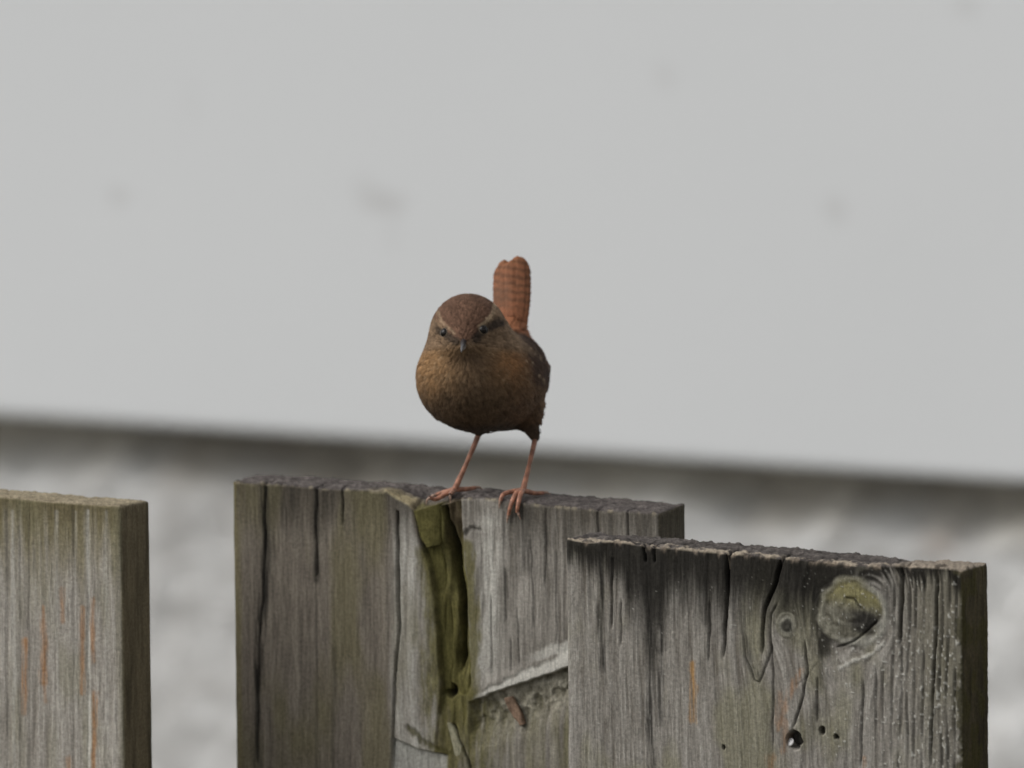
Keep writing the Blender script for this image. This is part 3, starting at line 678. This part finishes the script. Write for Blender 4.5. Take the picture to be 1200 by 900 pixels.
# ------------------------------------------------------------------ the wren
# frame: a = camera right, b = camera up, t = towards the camera (mm), origin at photo pixel (567,440) above the perch
T_PERCH = on_plane_y(575, 576, 0.008)
depth0 = (T_PERCH-CAM) @ CD
ORG = CAM + ray(567, 440)*depth0
S = depth0/FPX*1000.0                             # mm per photo pixel at the perch
def A(px): return (px-567)*S
def B(py): return (440-py)*S
def world(P):
    P = np.asarray(P)
    return ORG + (P[..., 0:1]*CR + P[..., 1:2]*CU - P[..., 2:3]*CD)/1000.0
wren = empty('wren', tuple(T_PERCH), 'small brown wren with a cocked tail perched on the split board', 'bird')
wren_inv = -np.array(T_PERCH)
def wobj(name, P, Q, mat, col, parent=wren, smooth=True):
    return build_mesh(name, world(P)+wren_inv, Q, mat, parent, col, smooth)

def ell(P, c, r, rotz=0.0, rotx=0.0, roty=0.0):
    q = P-np.array(c)
    if rotz:
        cz, sz = math.cos(rotz), math.sin(rotz); q = np.stack([q[..., 0]*cz+q[..., 1]*sz, -q[..., 0]*sz+q[..., 1]*cz, q[..., 2]], -1)
    if roty:
        cz, sz = math.cos(roty), math.sin(roty); q = np.stack([q[..., 0]*cz-q[..., 2]*sz, q[..., 1], q[..., 0]*sz+q[..., 2]*cz], -1)
    if rotx:
        cz, sz = math.cos(rotx), math.sin(rotx); q = np.stack([q[..., 0], q[..., 1]*cz+q[..., 2]*sz, -q[..., 1]*sz+q[..., 2]*cz], -1)
    r = np.array(r); k0 = np.linalg.norm(q/r, axis=-1); k1 = np.linalg.norm(q/(r*r), axis=-1)+1e-9
    return k0*(k0-1)/k1
def capsule(P, p0, p1, r0, r1):
    p0 = np.array(p0, float); p1 = np.array(p1, float); d = p1-p0
    t = np.clip(((P-p0) @ d)/(d @ d), 0, 1)
    return np.linalg.norm(P-(p0+t[..., None]*d), axis=-1)-(r0*(1-t)+r1*t)
def smin(a, b_, k):
    hh = np.clip(.5+.5*(b_-a)/k, 0, 1); return b_*(1-hh)+a*hh-k*hh*(1-hh)
HEAD = np.array([A(549), B(390), 9.0])
def sdf(P):
    d = ell(P, (A(560), B(442), 1.0), (17.6, 16.2, 21.0), 0, 0, -.22)                 # chest and belly
    d = smin(d, ell(P, (A(599.5), B(452), -8.0), (9.0, 12.5, 17.0), 0, 0, -.2), 5.0)     # left flank
    d = smin(d, ell(P, (A(594), B(432), -16.0), (10.0, 10.0, 14.0)), 5.0)              # rump
    d = smin(d, ell(P, HEAD, (10.9, 11.0, 12.0)), 5.5)                                 # head
    d = smin(d, ell(P, HEAD+np.array([-2.0, -3.6, 7.2]), (4.6, 3.6, 5.6)), 3.5)        # face towards the bill
    d = smin(d, ell(P, (A(616), B(432), -6.0), (4.6, 8.2, 14.0), .35, 0, -.2), 3.0)     # folded wing shoulder
    d = smin(d, capsule(P, (A(598), B(420), -20.0), (A(599.5), B(385), -27.0), 8.0, 3.8), 3.0)   # tail coverts
    d = smin(d, capsule(P, (A(615), B(478), -4.0), (A(626.5), B(512), -4.5), 4.6, 1.7), 3.0)   # feathered thighs
    d = smin(d, capsule(P, (A(572), B(484), 1.0), (A(561), B(508), -0.5), 5.0, 1.1), 2.0)
    return d
CEN = np.array([A(566), B(428), -1.0])
def march(dirs, n=60, start=48.0):
    tt = np.full(dirs.shape[:-1], start)
    for _ in range(n):
        tt = np.maximum(tt - sdf(CEN+dirs*tt[..., None])*.8, .5)
    return CEN+dirs*tt[..., None]
def normal(P):
    e = .08; g_ = np.stack([sdf(P+np.eye(3)[i]*e)-sdf(P-np.eye(3)[i]*e) for i in range(3)], -1)
    return g_/(np.linalg.norm(g_, axis=-1, keepdims=True)+1e-9)
def front_hit(px, py, t0=45.0):
    P = np.array([[A(px), B(py), t0]])
    for _ in range(120): P[:, 2] -= sdf(P)*.7
    return P[0]

C_CROWN = np.array([.118, .066, .043]); C_BREAST = np.array([.200, .122, .062]); C_BELLY = np.array([.118, .078, .048]); C_WING = np.array([.080, .046, .030])
C_BUFF = np.array([.44, .33, .21]); C_RUFOUS = np.array([.30, .125, .062]); C_CHEEK = np.array([.205, .138, .086])
def plume(P):
    a, b_, t = P[..., 0], P[..., 1], P[..., 2]
    u, v = 567+a/S, 440-b_/S
    n1 = fbm(a/3.2, b_/3.2, t/3.2, 401, 3); n2 = fbm(a/1.1, b_/1.1, t/1.1, 411, 2)
    col = np.broadcast_to(C_BREAST, P.shape).copy()
    col = mix(col, C_BREAST*np.array([1.35, 1.25, 1.1]), .8*sstep(540, 495, u)*sstep(395, 420, v)*sstep(490, 450, v))
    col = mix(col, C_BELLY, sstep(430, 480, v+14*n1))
    col = mix(col, C_BELLY*.9, .75*np.exp(-((u-560)/26)**2)*sstep(405, 420, v))  # darker breast centre, partly the head's shade put into the plumage colour
    fl = sstep(585, 612, u+8*n1)*sstep(400, 420, v)
    col = mix(col, C_BELLY*np.array([1.1, .95, .85]), .7*fl)
    bars = sstep(.2, .8, np.sin((v*.95+.25*u)+3*n1))
    col = mix(col, C_BELLY*.5, .35*fl*bars)
    col = mix(col, C_BREAST*np.array([1.5, 1.15, .9]), .6*np.exp(-(((u-597)/18)**2+((v-425)/18)**2)))
    # buff flecks over breast and cheeks
    fk = sstep(.28, .62, n2+.35*n1)*sstep(392, 402, v)*sstep(470, 430, v)
    col = mix(col, C_BUFF*.8, .40*fk)
    # back / rump / wing shoulder
    back = sstep(4, -5, t)*sstep(460, 440, v)
    col = mix(col, C_WING*1.5, back)
    col = mix(col, C_RUFOUS*.9, sstep(-14, -19, t)*sstep(412, 396, v+6*n1))
    wing = sstep(-4, 5, u-607-.3*(v-400)+5*n1)*sstep(15, 8, t)*sstep(457, 444, v+5*n1)*sstep(-16, -10, t+.15*(v-395))
    col = mix(col, C_WING*.8, wing)
    for (sx, sy, sr) in ((608, 402, 2.6), (621, 408, 1.8), (617, 423, 1.6), (632, 440, 1.8), (627, 415, 1.4)):
        col = mix(col, C_BUFF*1.1, .8*sstep(1.3, .5, np.hypot(u-sx, v-sy)/sr)*sstep(-14, -8, t))
    # head
    hd = sstep(2, 6, t)*sstep(412, 400, v-.1*np.abs(u-548))
    col = mix(col, mix(np.broadcast_to(C_CHEEK*.55, P.shape), C_CHEEK*1.25, np.clip(.5+.9*n2+.4*n1, 0, 1)), hd*.9)
    # crown limit (photo rows) along the brow
    lim = np.interp(u, [500, 508, 515, 522, 530, 538, 545, 551, 557, 564, 572, 580, 590, 600], [372, 373, 378, 386, 394, 399, 401, 399, 394, 385, 376, 365, 352, 345])
    cr = sstep(2.5, -2.5, v-lim+2*n1)*sstep(-6, 0, t-0*u)*sstep(408, 400, v)
    crown_t = sstep(-8, -2, t)
    col = mix(col, C_CROWN*(1.0), cr*crown_t)
    col = mix(col, C_CROWN*.8, cr*crown_t*sstep(.1, .6, n2))
    # pale brow stripes
    for pts, w, s in ((((562, 383), (568, 378), (574, 372), (578, 365), (580, 357)), 2.4, .7), (((533, 391), (526, 385), (518, 377), (514, 366)), 2.0, .42)):
        d, _ = poly_dist(u, v, pts); col = mix(col, C_BUFF*.95, s*sstep(1.3, .3, d/w+.3*n2)*sstep(2, 6, t))
    # dark eye line
    for pts, w, s in ((((556, 398), (561, 392), (566, 388), (577, 382), (586, 380)), 5.5, .92), (((536, 400), (528, 396), (521, 391), (514, 386)), 4.2, .85)):
        d, _ = poly_dist(u, v, pts); col = mix(col, np.array([.035, .026, .02]), s*sstep(1.3, .4, d/w+.35*n2)*sstep(2, 6, t))
    # chin: darker below the bill, shade of the head painted in
    col = mix(col, C_BELLY*.9, .7*np.exp(-(((u-548)/20)**2+((v-418)/12)**2))*sstep(4, 10, t))
    # thighs
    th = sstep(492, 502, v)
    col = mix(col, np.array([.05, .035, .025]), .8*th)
    return col

# body skin: one continuous surface, thighs included; legs and toes grow out of it
nu, nv = 300, 200
th = np.linspace(0, 2*math.pi, nu, endpoint=False); ph = np.linspace(.004, math.pi-.004, nv)
TH, PH = np.meshgrid(th, ph, indexing='ij')
D = np.stack([np.sin(PH)*np.cos(TH), np.cos(PH), np.sin(PH)*np.sin(TH)], -1)
PB = march(D).reshape(-1, 3)
qb = grid_quads(nu, nv, flip=True)
wrap = np.stack([(nu-1)*nv+np.arange(nv-1), np.arange(nv-1), np.arange(1, nv), (nu-1)*nv+np.arange(1, nv)], -1)
qb = np.concatenate([qb, wrap])
NB = normal(PB)
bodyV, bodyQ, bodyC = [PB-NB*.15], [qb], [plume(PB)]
nbody = len(PB)

def tube(path, radii, seg=10, n=None):
    path = np.array(path, float); radii = np.array(radii, float)
    # Catmull-Rom resample
    n = n or 8*(len(path)-1)
    tt = np.linspace(0, len(path)-1-1e-6, n); i = tt.astype(int); f = tt-i
    pp = np.concatenate([[2*path[0]-path[1]], path, [2*path[-1]-path[-2]]])
    p0, p1, p2, p3 = pp[i], pp[i+1], pp[i+2], pp[i+3]; f_ = f[:, None]
    c_ = .5*((2*p1)+(-p0+p2)*f_+(2*p0-5*p1+4*p2-p3)*f_**2+(-p0+3*p1-3*p2+p3)*f_**3)
    rr_ = np.interp(tt, np.arange(len(path)), radii)
    tg = np.gradient(c_, axis=0); tg /= np.linalg.norm(tg, axis=1, keepdims=True)
    ref = np.array([.3, .2, .93]); V = []
    for k in range(n):
        s1_ = np.cross(tg[k], ref); s1_ /= np.linalg.norm(s1_); s2_ = np.cross(tg[k], s1_)
        for j in range(seg):
            an = 2*math.pi*j/seg; V.append(c_[k]+rr_[k]*(math.cos(an)*s1_+math.sin(an)*s2_))
    V = np.array(V); q = grid_quads(n, seg); w_ = np.stack([np.arange(n-1)*seg+seg-1, np.arange(n-1)*seg, np.arange(1, n)*seg, np.arange(1, n)*seg+seg-1], -1)
    tpar = np.repeat(np.linspace(0, 1, n), seg)
    return V, np.concatenate([q, w_]), tpar
def surf(px, py, wy):
    """bird-frame point where a photo pixel meets the vertical plane world y = wy"""
    P = on_plane_y(px, py, wy)-ORG
    return np.array([P @ CR, P @ CU, -(P @ CD)])*1000
LEGC = np.array([.33, .155, .098]); CLAW = np.array([.36, .24, .18])
def add_tube(path, rad, c0, c1, seg=10, n=None, bumps=True):
    V, q, tp = tube(path, rad, seg, n)
    off = sum(len(v) for v in bodyV)
    bodyV.append(V); bodyQ.append(q+off)
    cc = mix(np.broadcast_to(np.array(c0), V.shape), np.array(c1), tp)
    sc = .82+.36*sstep(-.2, .5, np.sin(tp*len(tp)/seg*1.1))
    bodyC.append(cc*sc[:, None])
def on_top(px, py_unused, wy, lift):
    """point standing lift mm above the end grain of the middle board, under photo column px, at world depth wy"""
    x = on_plane_y(px, 580, wy)[0]
    P = np.array([x, wy, float(zt_m(np.array(x), np.array(wy)))+lift/1000.0])-ORG
    return np.array([P @ CR, P @ CU, -(P @ CD)])*1000
def on_face(px, py, lift):
    return surf(px, py, -lift/1000.0)
def toe(j0, pts, tip, base_r=.85):
    path = [j0]+pts
    rad = np.linspace(base_r, .55, len(path))
    add_tube(path, rad, LEGC*1.05, LEGC*1.0, 10)
    d = pts[-1]-pts[-2]; d /= np.linalg.norm(d)
    add_tube([pts[-1]-d*.3, pts[-1]*.5+tip*.5+np.array([0, .35, .25]), tip], [.5, .36, .06], CLAW*.9, CLAW*1.1, 8)
for side in (0, 1):
    if side == 0:
        hip = np.array([A(562), B(503), -.4]); knee = np.array([A(560), B(511), -.6]); j = on_top(533, 0, .006, 2.2)
        mid = knee*.5+j*.5+np.array([.2, .1, .1])
        add_tube([hip, knee, mid, j], [1.15, .85, .68, .95], LEGC*.62, LEGC, 12, 40)
        toe(j, [on_top(522, 0, .004, 1.6), on_top(511, 0, .0015, 1.2), on_face(503, 583, .75)], on_face(499, 591, .35))
        toe(j, [on_top(529, 0, .002, 1.8), on_face(527.5, 580, 1.0)], on_face(528, 590, .3))
        toe(j, [on_top(520, 0, .0085, 1.3), on_top(510, 0, .0075, .95)], on_top(503, 0, .006, .35), .75)
        toe(j, [on_top(546, 0, .0095, 1.2), on_top(557, 0, .0125, 1.0)], on_top(566, 0, .0145, .3))
    else:
        hip = np.array([A(626), B(503), -4.4]); knee = np.array([A(627), B(514), -4.2]); j = on_top(613, 0, .006, 2.3)
        mid = knee*.5+j*.5+np.array([.1, .1, .1])
        add_tube([hip, knee, mid, j], [1.15, .85, .68, .95], LEGC*.62, LEGC, 12, 40)
        toe(j, [on_top(600, 0, .004, 1.9), on_top(590, 0, .001, 1.3), on_face(586, 587, .7)], on_face(585, 596, .3))
        toe(j, [on_top(605, 0, .0015, 1.9), on_face(599, 591, 1.0), on_face(596, 603, .75)], on_face(594, 613, .3))
        toe(j, [on_top(610, 0, .0012, 1.9), on_face(607, 592, 1.0), on_face(606, 600, .75)], on_face(610, 609, .3))
        toe(j, [on_top(626, 0, .0095, 1.2), on_top(637, 0, .0125, 1.0)], on_top(645, 0, .0145, .3))
Vb = np.concatenate(bodyV); Cb = np.concatenate(bodyC); Qb = np.concatenate(bodyQ)
body = wobj('body', Vb, Qb, PLUME, Cb)
body.data.materials.append(SKIN)
mi = (Qb.min(1) >= nbody).astype(np.int32); body.data.polygons.foreach_set('material_index', mi)

# contour feathers: rows of barbs on short shafts, flowing away from the bill
rng = np.random.default_rng(7)
BILL = front_hit(544, 400)
NF = 5200
dirs = rng.normal(size=(NF*2, 3)); dirs /= np.linalg.norm(dirs, axis=1, keepdims=True)
PF = march(dirs)
# thin out by area (solid angle sampling favours near parts), keep dense on the head
dist = np.linalg.norm(PF-BILL, axis=1)
u_, v_ = 567+PF[:, 0]/S, 440-PF[:, 1]/S
keep = rng.random(len(PF)) < np.clip(1.1-dist/70, .35, 1)
keep &= ~((v_ > 507))
PF = PF[keep]; dist = dist[keep]
extra = march((lambda q: q/np.linalg.norm(q, axis=1, keepdims=True))(HEAD+rng.normal(size=(2600, 3))*9-CEN))
PF = np.concatenate([PF, extra]); dist = np.linalg.norm(PF-BILL, axis=1)
NFt = len(PF)
NRM = normal(PF)
fl = PF-BILL; fl = fl-(np.sum(fl*NRM, 1))[:, None]*NRM; fl += .25*np.linalg.norm(fl, axis=1, keepdims=True)*rng.normal(size=fl.shape)*.5
fl -= (np.sum(fl*NRM, 1))[:, None]*NRM; fl /= np.linalg.norm(fl, axis=1, keepdims=True)+1e-9
LEN = np.clip(1.1+.105*dist, 1.1, 4.6)*rng.uniform(.8, 1.2, NFt)
LEN *= 1-.55*sstep(482, 500, 440-PF[:, 1]/S)
SD = np.cross(NRM, fl)
NBARB = 18
fv = []; fc = []; fn = []
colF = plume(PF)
tone = rng.uniform(.78, 1.22, NFt)
eyeR = front_hit(567, 386.5); eyeL = front_hit(520.5, 390)
clear = np.minimum(np.linalg.norm(PF-eyeR, axis=1), np.linalg.norm(PF-eyeL, axis=1)) > 1.5
for k in range(NBARB):
    s_ = (k//2+.5)/(NBARB/2)                         # place along the shaft
    sg = 1 if k % 2 else -1
    jit = rng.uniform(-.12, .12, NFt)
    ang = (.75-.45*s_+jit)*sg
    bl = LEN*(.34+.12*rng.random(NFt))*(1.0 if s_ < .8 else .8)
    base = PF + fl*(LEN*(s_*.7-.15))[:, None] + NRM*(.02+.16*s_*LEN*.35)[:, None]
    bd = fl*np.cos(ang)[:, None]+SD*np.sin(ang)[:, None]
    lift = NRM*(.10+.10*rng.random(NFt))[:, None]
    p0 = base; p1 = base+(bd+lift)*(bl*.55)[:, None]; p2 = base+(bd+fl*.25+lift*.4)*bl[:, None]
    wd = np.cross(NRM, bd); wd /= np.linalg.norm(wd, axis=1, keepdims=True)
    hw = (.045+.022*LEN)[:, None]
    fv.append(np.stack([p0-wd*hw, p0+wd*hw, p1-wd*hw*.9, p1+wd*hw*.9, p2-wd*hw*.25, p2+wd*hw*.25], 1))
    cpos = .5*colF + .5*plume(p1)
    fcol = cpos*(tone*rng.uniform(.85, 1.15, NFt)*(.85+.25*s_))[:, None]
    tipc = fcol*1.18
    fc.append(np.stack([fcol*.85, fcol*.85, fcol, fcol, tipc, tipc], 1))
    fn.append(np.repeat(NRM[:, None, :], 6, 1)*.8+np.stack([wd*-.2, wd*.2]*3, 1)+.25*bd[:, None, :])
sel = np.tile(clear, NBARB)
fv = np.concatenate(fv)[sel]; fc = np.concatenate(fc)[sel]; fn = np.concatenate(fn)[sel]
ns_ = len(fv); b0 = np.arange(ns_)[:, None]*6
fq = np.concatenate([b0+np.array([[0, 2, 3, 1]]), b0+np.array([[2, 4, 5, 3]])])
pl_o = wobj('plumage', fv.reshape(-1, 3), fq, PLUME, fc.reshape(-1, 3))
nw = fn.reshape(-1, 3); nw = nw[:, 0:1]*CR+nw[:, 1:2]*CU-nw[:, 2:3]*CD; nw /= np.linalg.norm(nw, axis=1, keepdims=True)
pl_o.data.normals_split_custom_set_from_vertices(nw.astype(np.float32))
pl_o['kind'] = 'stuff'

# stiff feathers: shaft, two vanes with slightly parted barbs, arched and thin
def quill(path, width, side, up, colfun, name, seed, nl=70, nw_=11, roundness=.42):
    path = np.array(path, float); k = np.linspace(0, len(path)-1, nl)
    c_ = np.stack([np.interp(k, np.arange(len(path)), path[:, i]) for i in range(3)], -1)
    for _ in range(12): c_[1:-1] = .25*c_[:-2]+.5*c_[1:-1]+.25*c_[2:]
    s_ = np.linspace(0, 1, nl)
    w_ = width*np.clip(.55+.9*s_, 0, 1)*np.sqrt(np.clip(1-np.clip((s_-(1-roundness*.35))/(roundness*.35), 0, 1)**2.2, .004, 1))
    side = np.array(side, float); side /= np.linalg.norm(side); up = np.array(up, float); up /= np.linalg.norm(up)
    tg = np.gradient(c_, axis=0); tg /= np.linalg.norm(tg, axis=1, keepdims=True)
    x = np.linspace(-1, 1, nw_)
    V = c_[:, None, :] + side*(x[None, :, None]*w_[:, None, None]/2) - up*((x**2)[None, :, None]*w_[:, None, None]*.10) + tg[:, None, :]*((-np.abs(x)**1.5)[None, :, None]*w_[:, None, None]*.07)
    rg = np.random.default_rng(seed)
    fr = 1+.12*(rg.random((nl, 1))-.5)*np.abs(x)[None, :]**4
    V = c_[:, None, :]+(V-c_[:, None, :])*fr[..., None]
    V += up*(.05*noise(np.arange(nl)[:, None]/2.5+seed, x[None, :]*2, 0*x[None, :], seed))[..., None]
    V[:, nw_//2] += up*.09
    th_ = .07
    V2 = V-up*th_
    C_ = colfun(V, s_[:, None]*np.ones((1, nw_)), x[None, :]*np.ones((nl, 1)))
    allV = np.concatenate([V.reshape(-1, 3), V2.reshape(-1, 3)]); off = nl*nw_
    q1 = grid_quads(nl, nw_); q2 = grid_quads(nl, nw_, off, True)
    e = []
    for i in range(nl-1):
        e.append((i*nw_, (i+1)*nw_, off+(i+1)*nw_, off+i*nw_)); a0 = i*nw_+nw_-1; e.append((a0, off+a0, off+a0+nw_, a0+nw_))
    for jx in range(nw_-1):
        a0 = (nl-1)*nw_+jx; e.append((a0, a0+1, off+a0+1, off+a0))
    cc = C_.reshape(-1, 3)
    return wobj(name, allV, np.concatenate([q1, q2, np.array(e)]), QUILL, np.concatenate([cc, cc*.9]))
def tail_col(seed, k):
    def f(V, s_, x):
        a, b_, t = V[..., 0], V[..., 1], V[..., 2]
        ln = s_*30
        ba = np.sin((b_+.12*a)*2*math.pi/2.3+.35*np.abs(x)+1.1*noise(ln/3+seed, x*1.5, 0*x, seed))
        base = C_RUFOUS*(.92+.16*noise(a/1.0, b_/2.5, t, seed+3))[..., None]
        base = mix(base, C_RUFOUS*np.array([.40, .46, .5]), .7*sstep(-.3, 1., ba)*sstep(.25, .5, s_))
        base = mix(base, C_RUFOUS*np.array([.55, .68, .8]), .6*sstep(.35, .5, s_)*sstep(.8, .6, s_)*sstep(1, -2, a-A(600)))
        base = mix(base, C_RUFOUS*np.array([1.2, 1.25, 1.2]), .35*sstep(.9, 1.0, s_))
        return mix(base, C_RUFOUS*.5, .10*np.exp(-(x/.13)**2))
    return f
base_t = np.array([A(600), B(404), -25.0])
tips = [(587.5, 309, -33.4), (612.5, 303, -33.2), (591, 303, -33.0), (610.5, 299.5, -32.7), (595, 306.5, -32.3), (606.5, 298.5, -32.0), (600.5, 303, -31.6)]
for k, (px, py, t) in enumerate(tips):
    tip = np.array([A(px), B(py), t]); bs = base_t+np.array([(px-600)*S*.8, 0, (t+32)*.5-1])
    m1 = bs*.6+tip*.4+np.array([(px-600)*S*.12, 0, .5]); m2 = bs*.3+tip*.7+np.array([(px-600)*S*.13, 0, .3])
    quill([bs, m1, m2, tip], 4.6, (1, 0, .05*(px-600)*-.1), (0, .25, 1), tail_col(500+k, k), 'tail_feather', 510+k)
# folded wings: flight feathers along each flank
def wing_col(seed):
    def f(V, s_, x):
        ba = np.sin(s_*20*2*math.pi/2.3+.8*x+noise(s_*6+seed, x, 0*x, seed))
        base = np.broadcast_to(C_WING*1.0, V.shape)
        base = mix(base, C_WING*np.array([2.0, 1.8, 1.6]), .5*sstep(.2, .8, ba)*sstep(0., .6, x))
        base = mix(base, C_WING*.35, .5*np.exp(-(x/.12)**2))
        return base
    return f
for sgn in (1, -1):
    for k in range(7):
        f = k/6
        if sgn == 1:
            p0 = np.array([A(614+12*f), B(404+20*f), 3-3*f]); p1 = np.array([A(632+10.5*f), B(413+20*f), -9]); p2 = np.array([A(629+16*f), B(419+18*f), -21+3*f])
            sd = np.array([.35, .93, .05]); up = np.array([.9, -.3, .25])
        else:
            p0 = np.array([A(508-6*f), B(405+17*f), -6]); p1 = np.array([A(508-6*f), B(414+14*f), -16]); p2 = np.array([A(530-6*f), B(420+12*f), -26])
            sd = np.array([-.35, .93, 0]); up = np.array([-.9, .3, .1])
        quill([p0, p1, p2], 3.6, sd, up, wing_col(600+k+20*sgn), 'wing_feather', 620+k)
# pale tips of the wing coverts
# eyes with a thin pale lid, and the bill
def uv_ball(c, r, seg=20, rings=12):
    th_ = np.linspace(0, 2*math.pi, seg, endpoint=False); ph_ = np.linspace(.01, math.pi-.01, rings)
    T_, P_ = np.meshgrid(th_, ph_, indexing='ij')
    V = np.array(c)+r*np.stack([np.sin(P_)*np.cos(T_), np.cos(P_), np.sin(P_)*np.sin(T_)], -1)
    q = grid_quads(seg, rings, flip=True); w_ = np.stack([(seg-1)*rings+np.arange(rings-1), np.arange(rings-1), np.arange(1, rings), (seg-1)*rings+np.arange(1, rings)], -1)
    return V.reshape(-1, 3), np.concatenate([q, w_])
for P in (eyeR, eyeL):
    nn = normal(P[None])[0]
    V, q = uv_ball(P-nn*.62, 1.5)
    eo = wobj('eye', V, q, EYE, np.tile([.01, .01, .01], (len(V), 1)))
    s1_ = np.cross(nn, [0, 1, 0]); s1_ /= np.linalg.norm(s1_); s2_ = np.cross(nn, s1_)
    ring = [P+nn*.04+1.46*(math.cos(a_)*s1_+math.sin(a_)*s2_*.9) for a_ in np.linspace(0, 2*math.pi, 17)]
    V, q, tp = tube(ring, [.14]*17, 6, 64)
    lid = wobj('eyelid', V, q, SKIN, np.tile(C_BUFF*.25, (len(V), 1)), eo)
tipB = BILL+np.array([(541-544)*S, (400-412.5)*S, 8.0])
for up_, nm, cb, ct in ((1, 'upper_mandible', np.array([.035, .033, .034]), np.array([.13, .13, .135])), (-1, 'lower_mandible', np.array([.22, .19, .17]), np.array([.26, .24, .22]))):
    b0_ = BILL+np.array([0, .55*up_-.2, -2.5]); t0_ = tipB+np.array([0, .12*up_, -.5 if up_ < 0 else 0])
    V, q, tp = tube([b0_, b0_*.66+t0_*.34+np.array([0, .15*up_, .0]), b0_*.33+t0_*.67+np.array([0, .18, 0]), t0_], [1.05, .8, .5, .08], 12, 30)
    wobj(nm, V, q, HORN, mix(np.broadcast_to(cb, V.shape), ct, sstep(.3, 1, tp)))
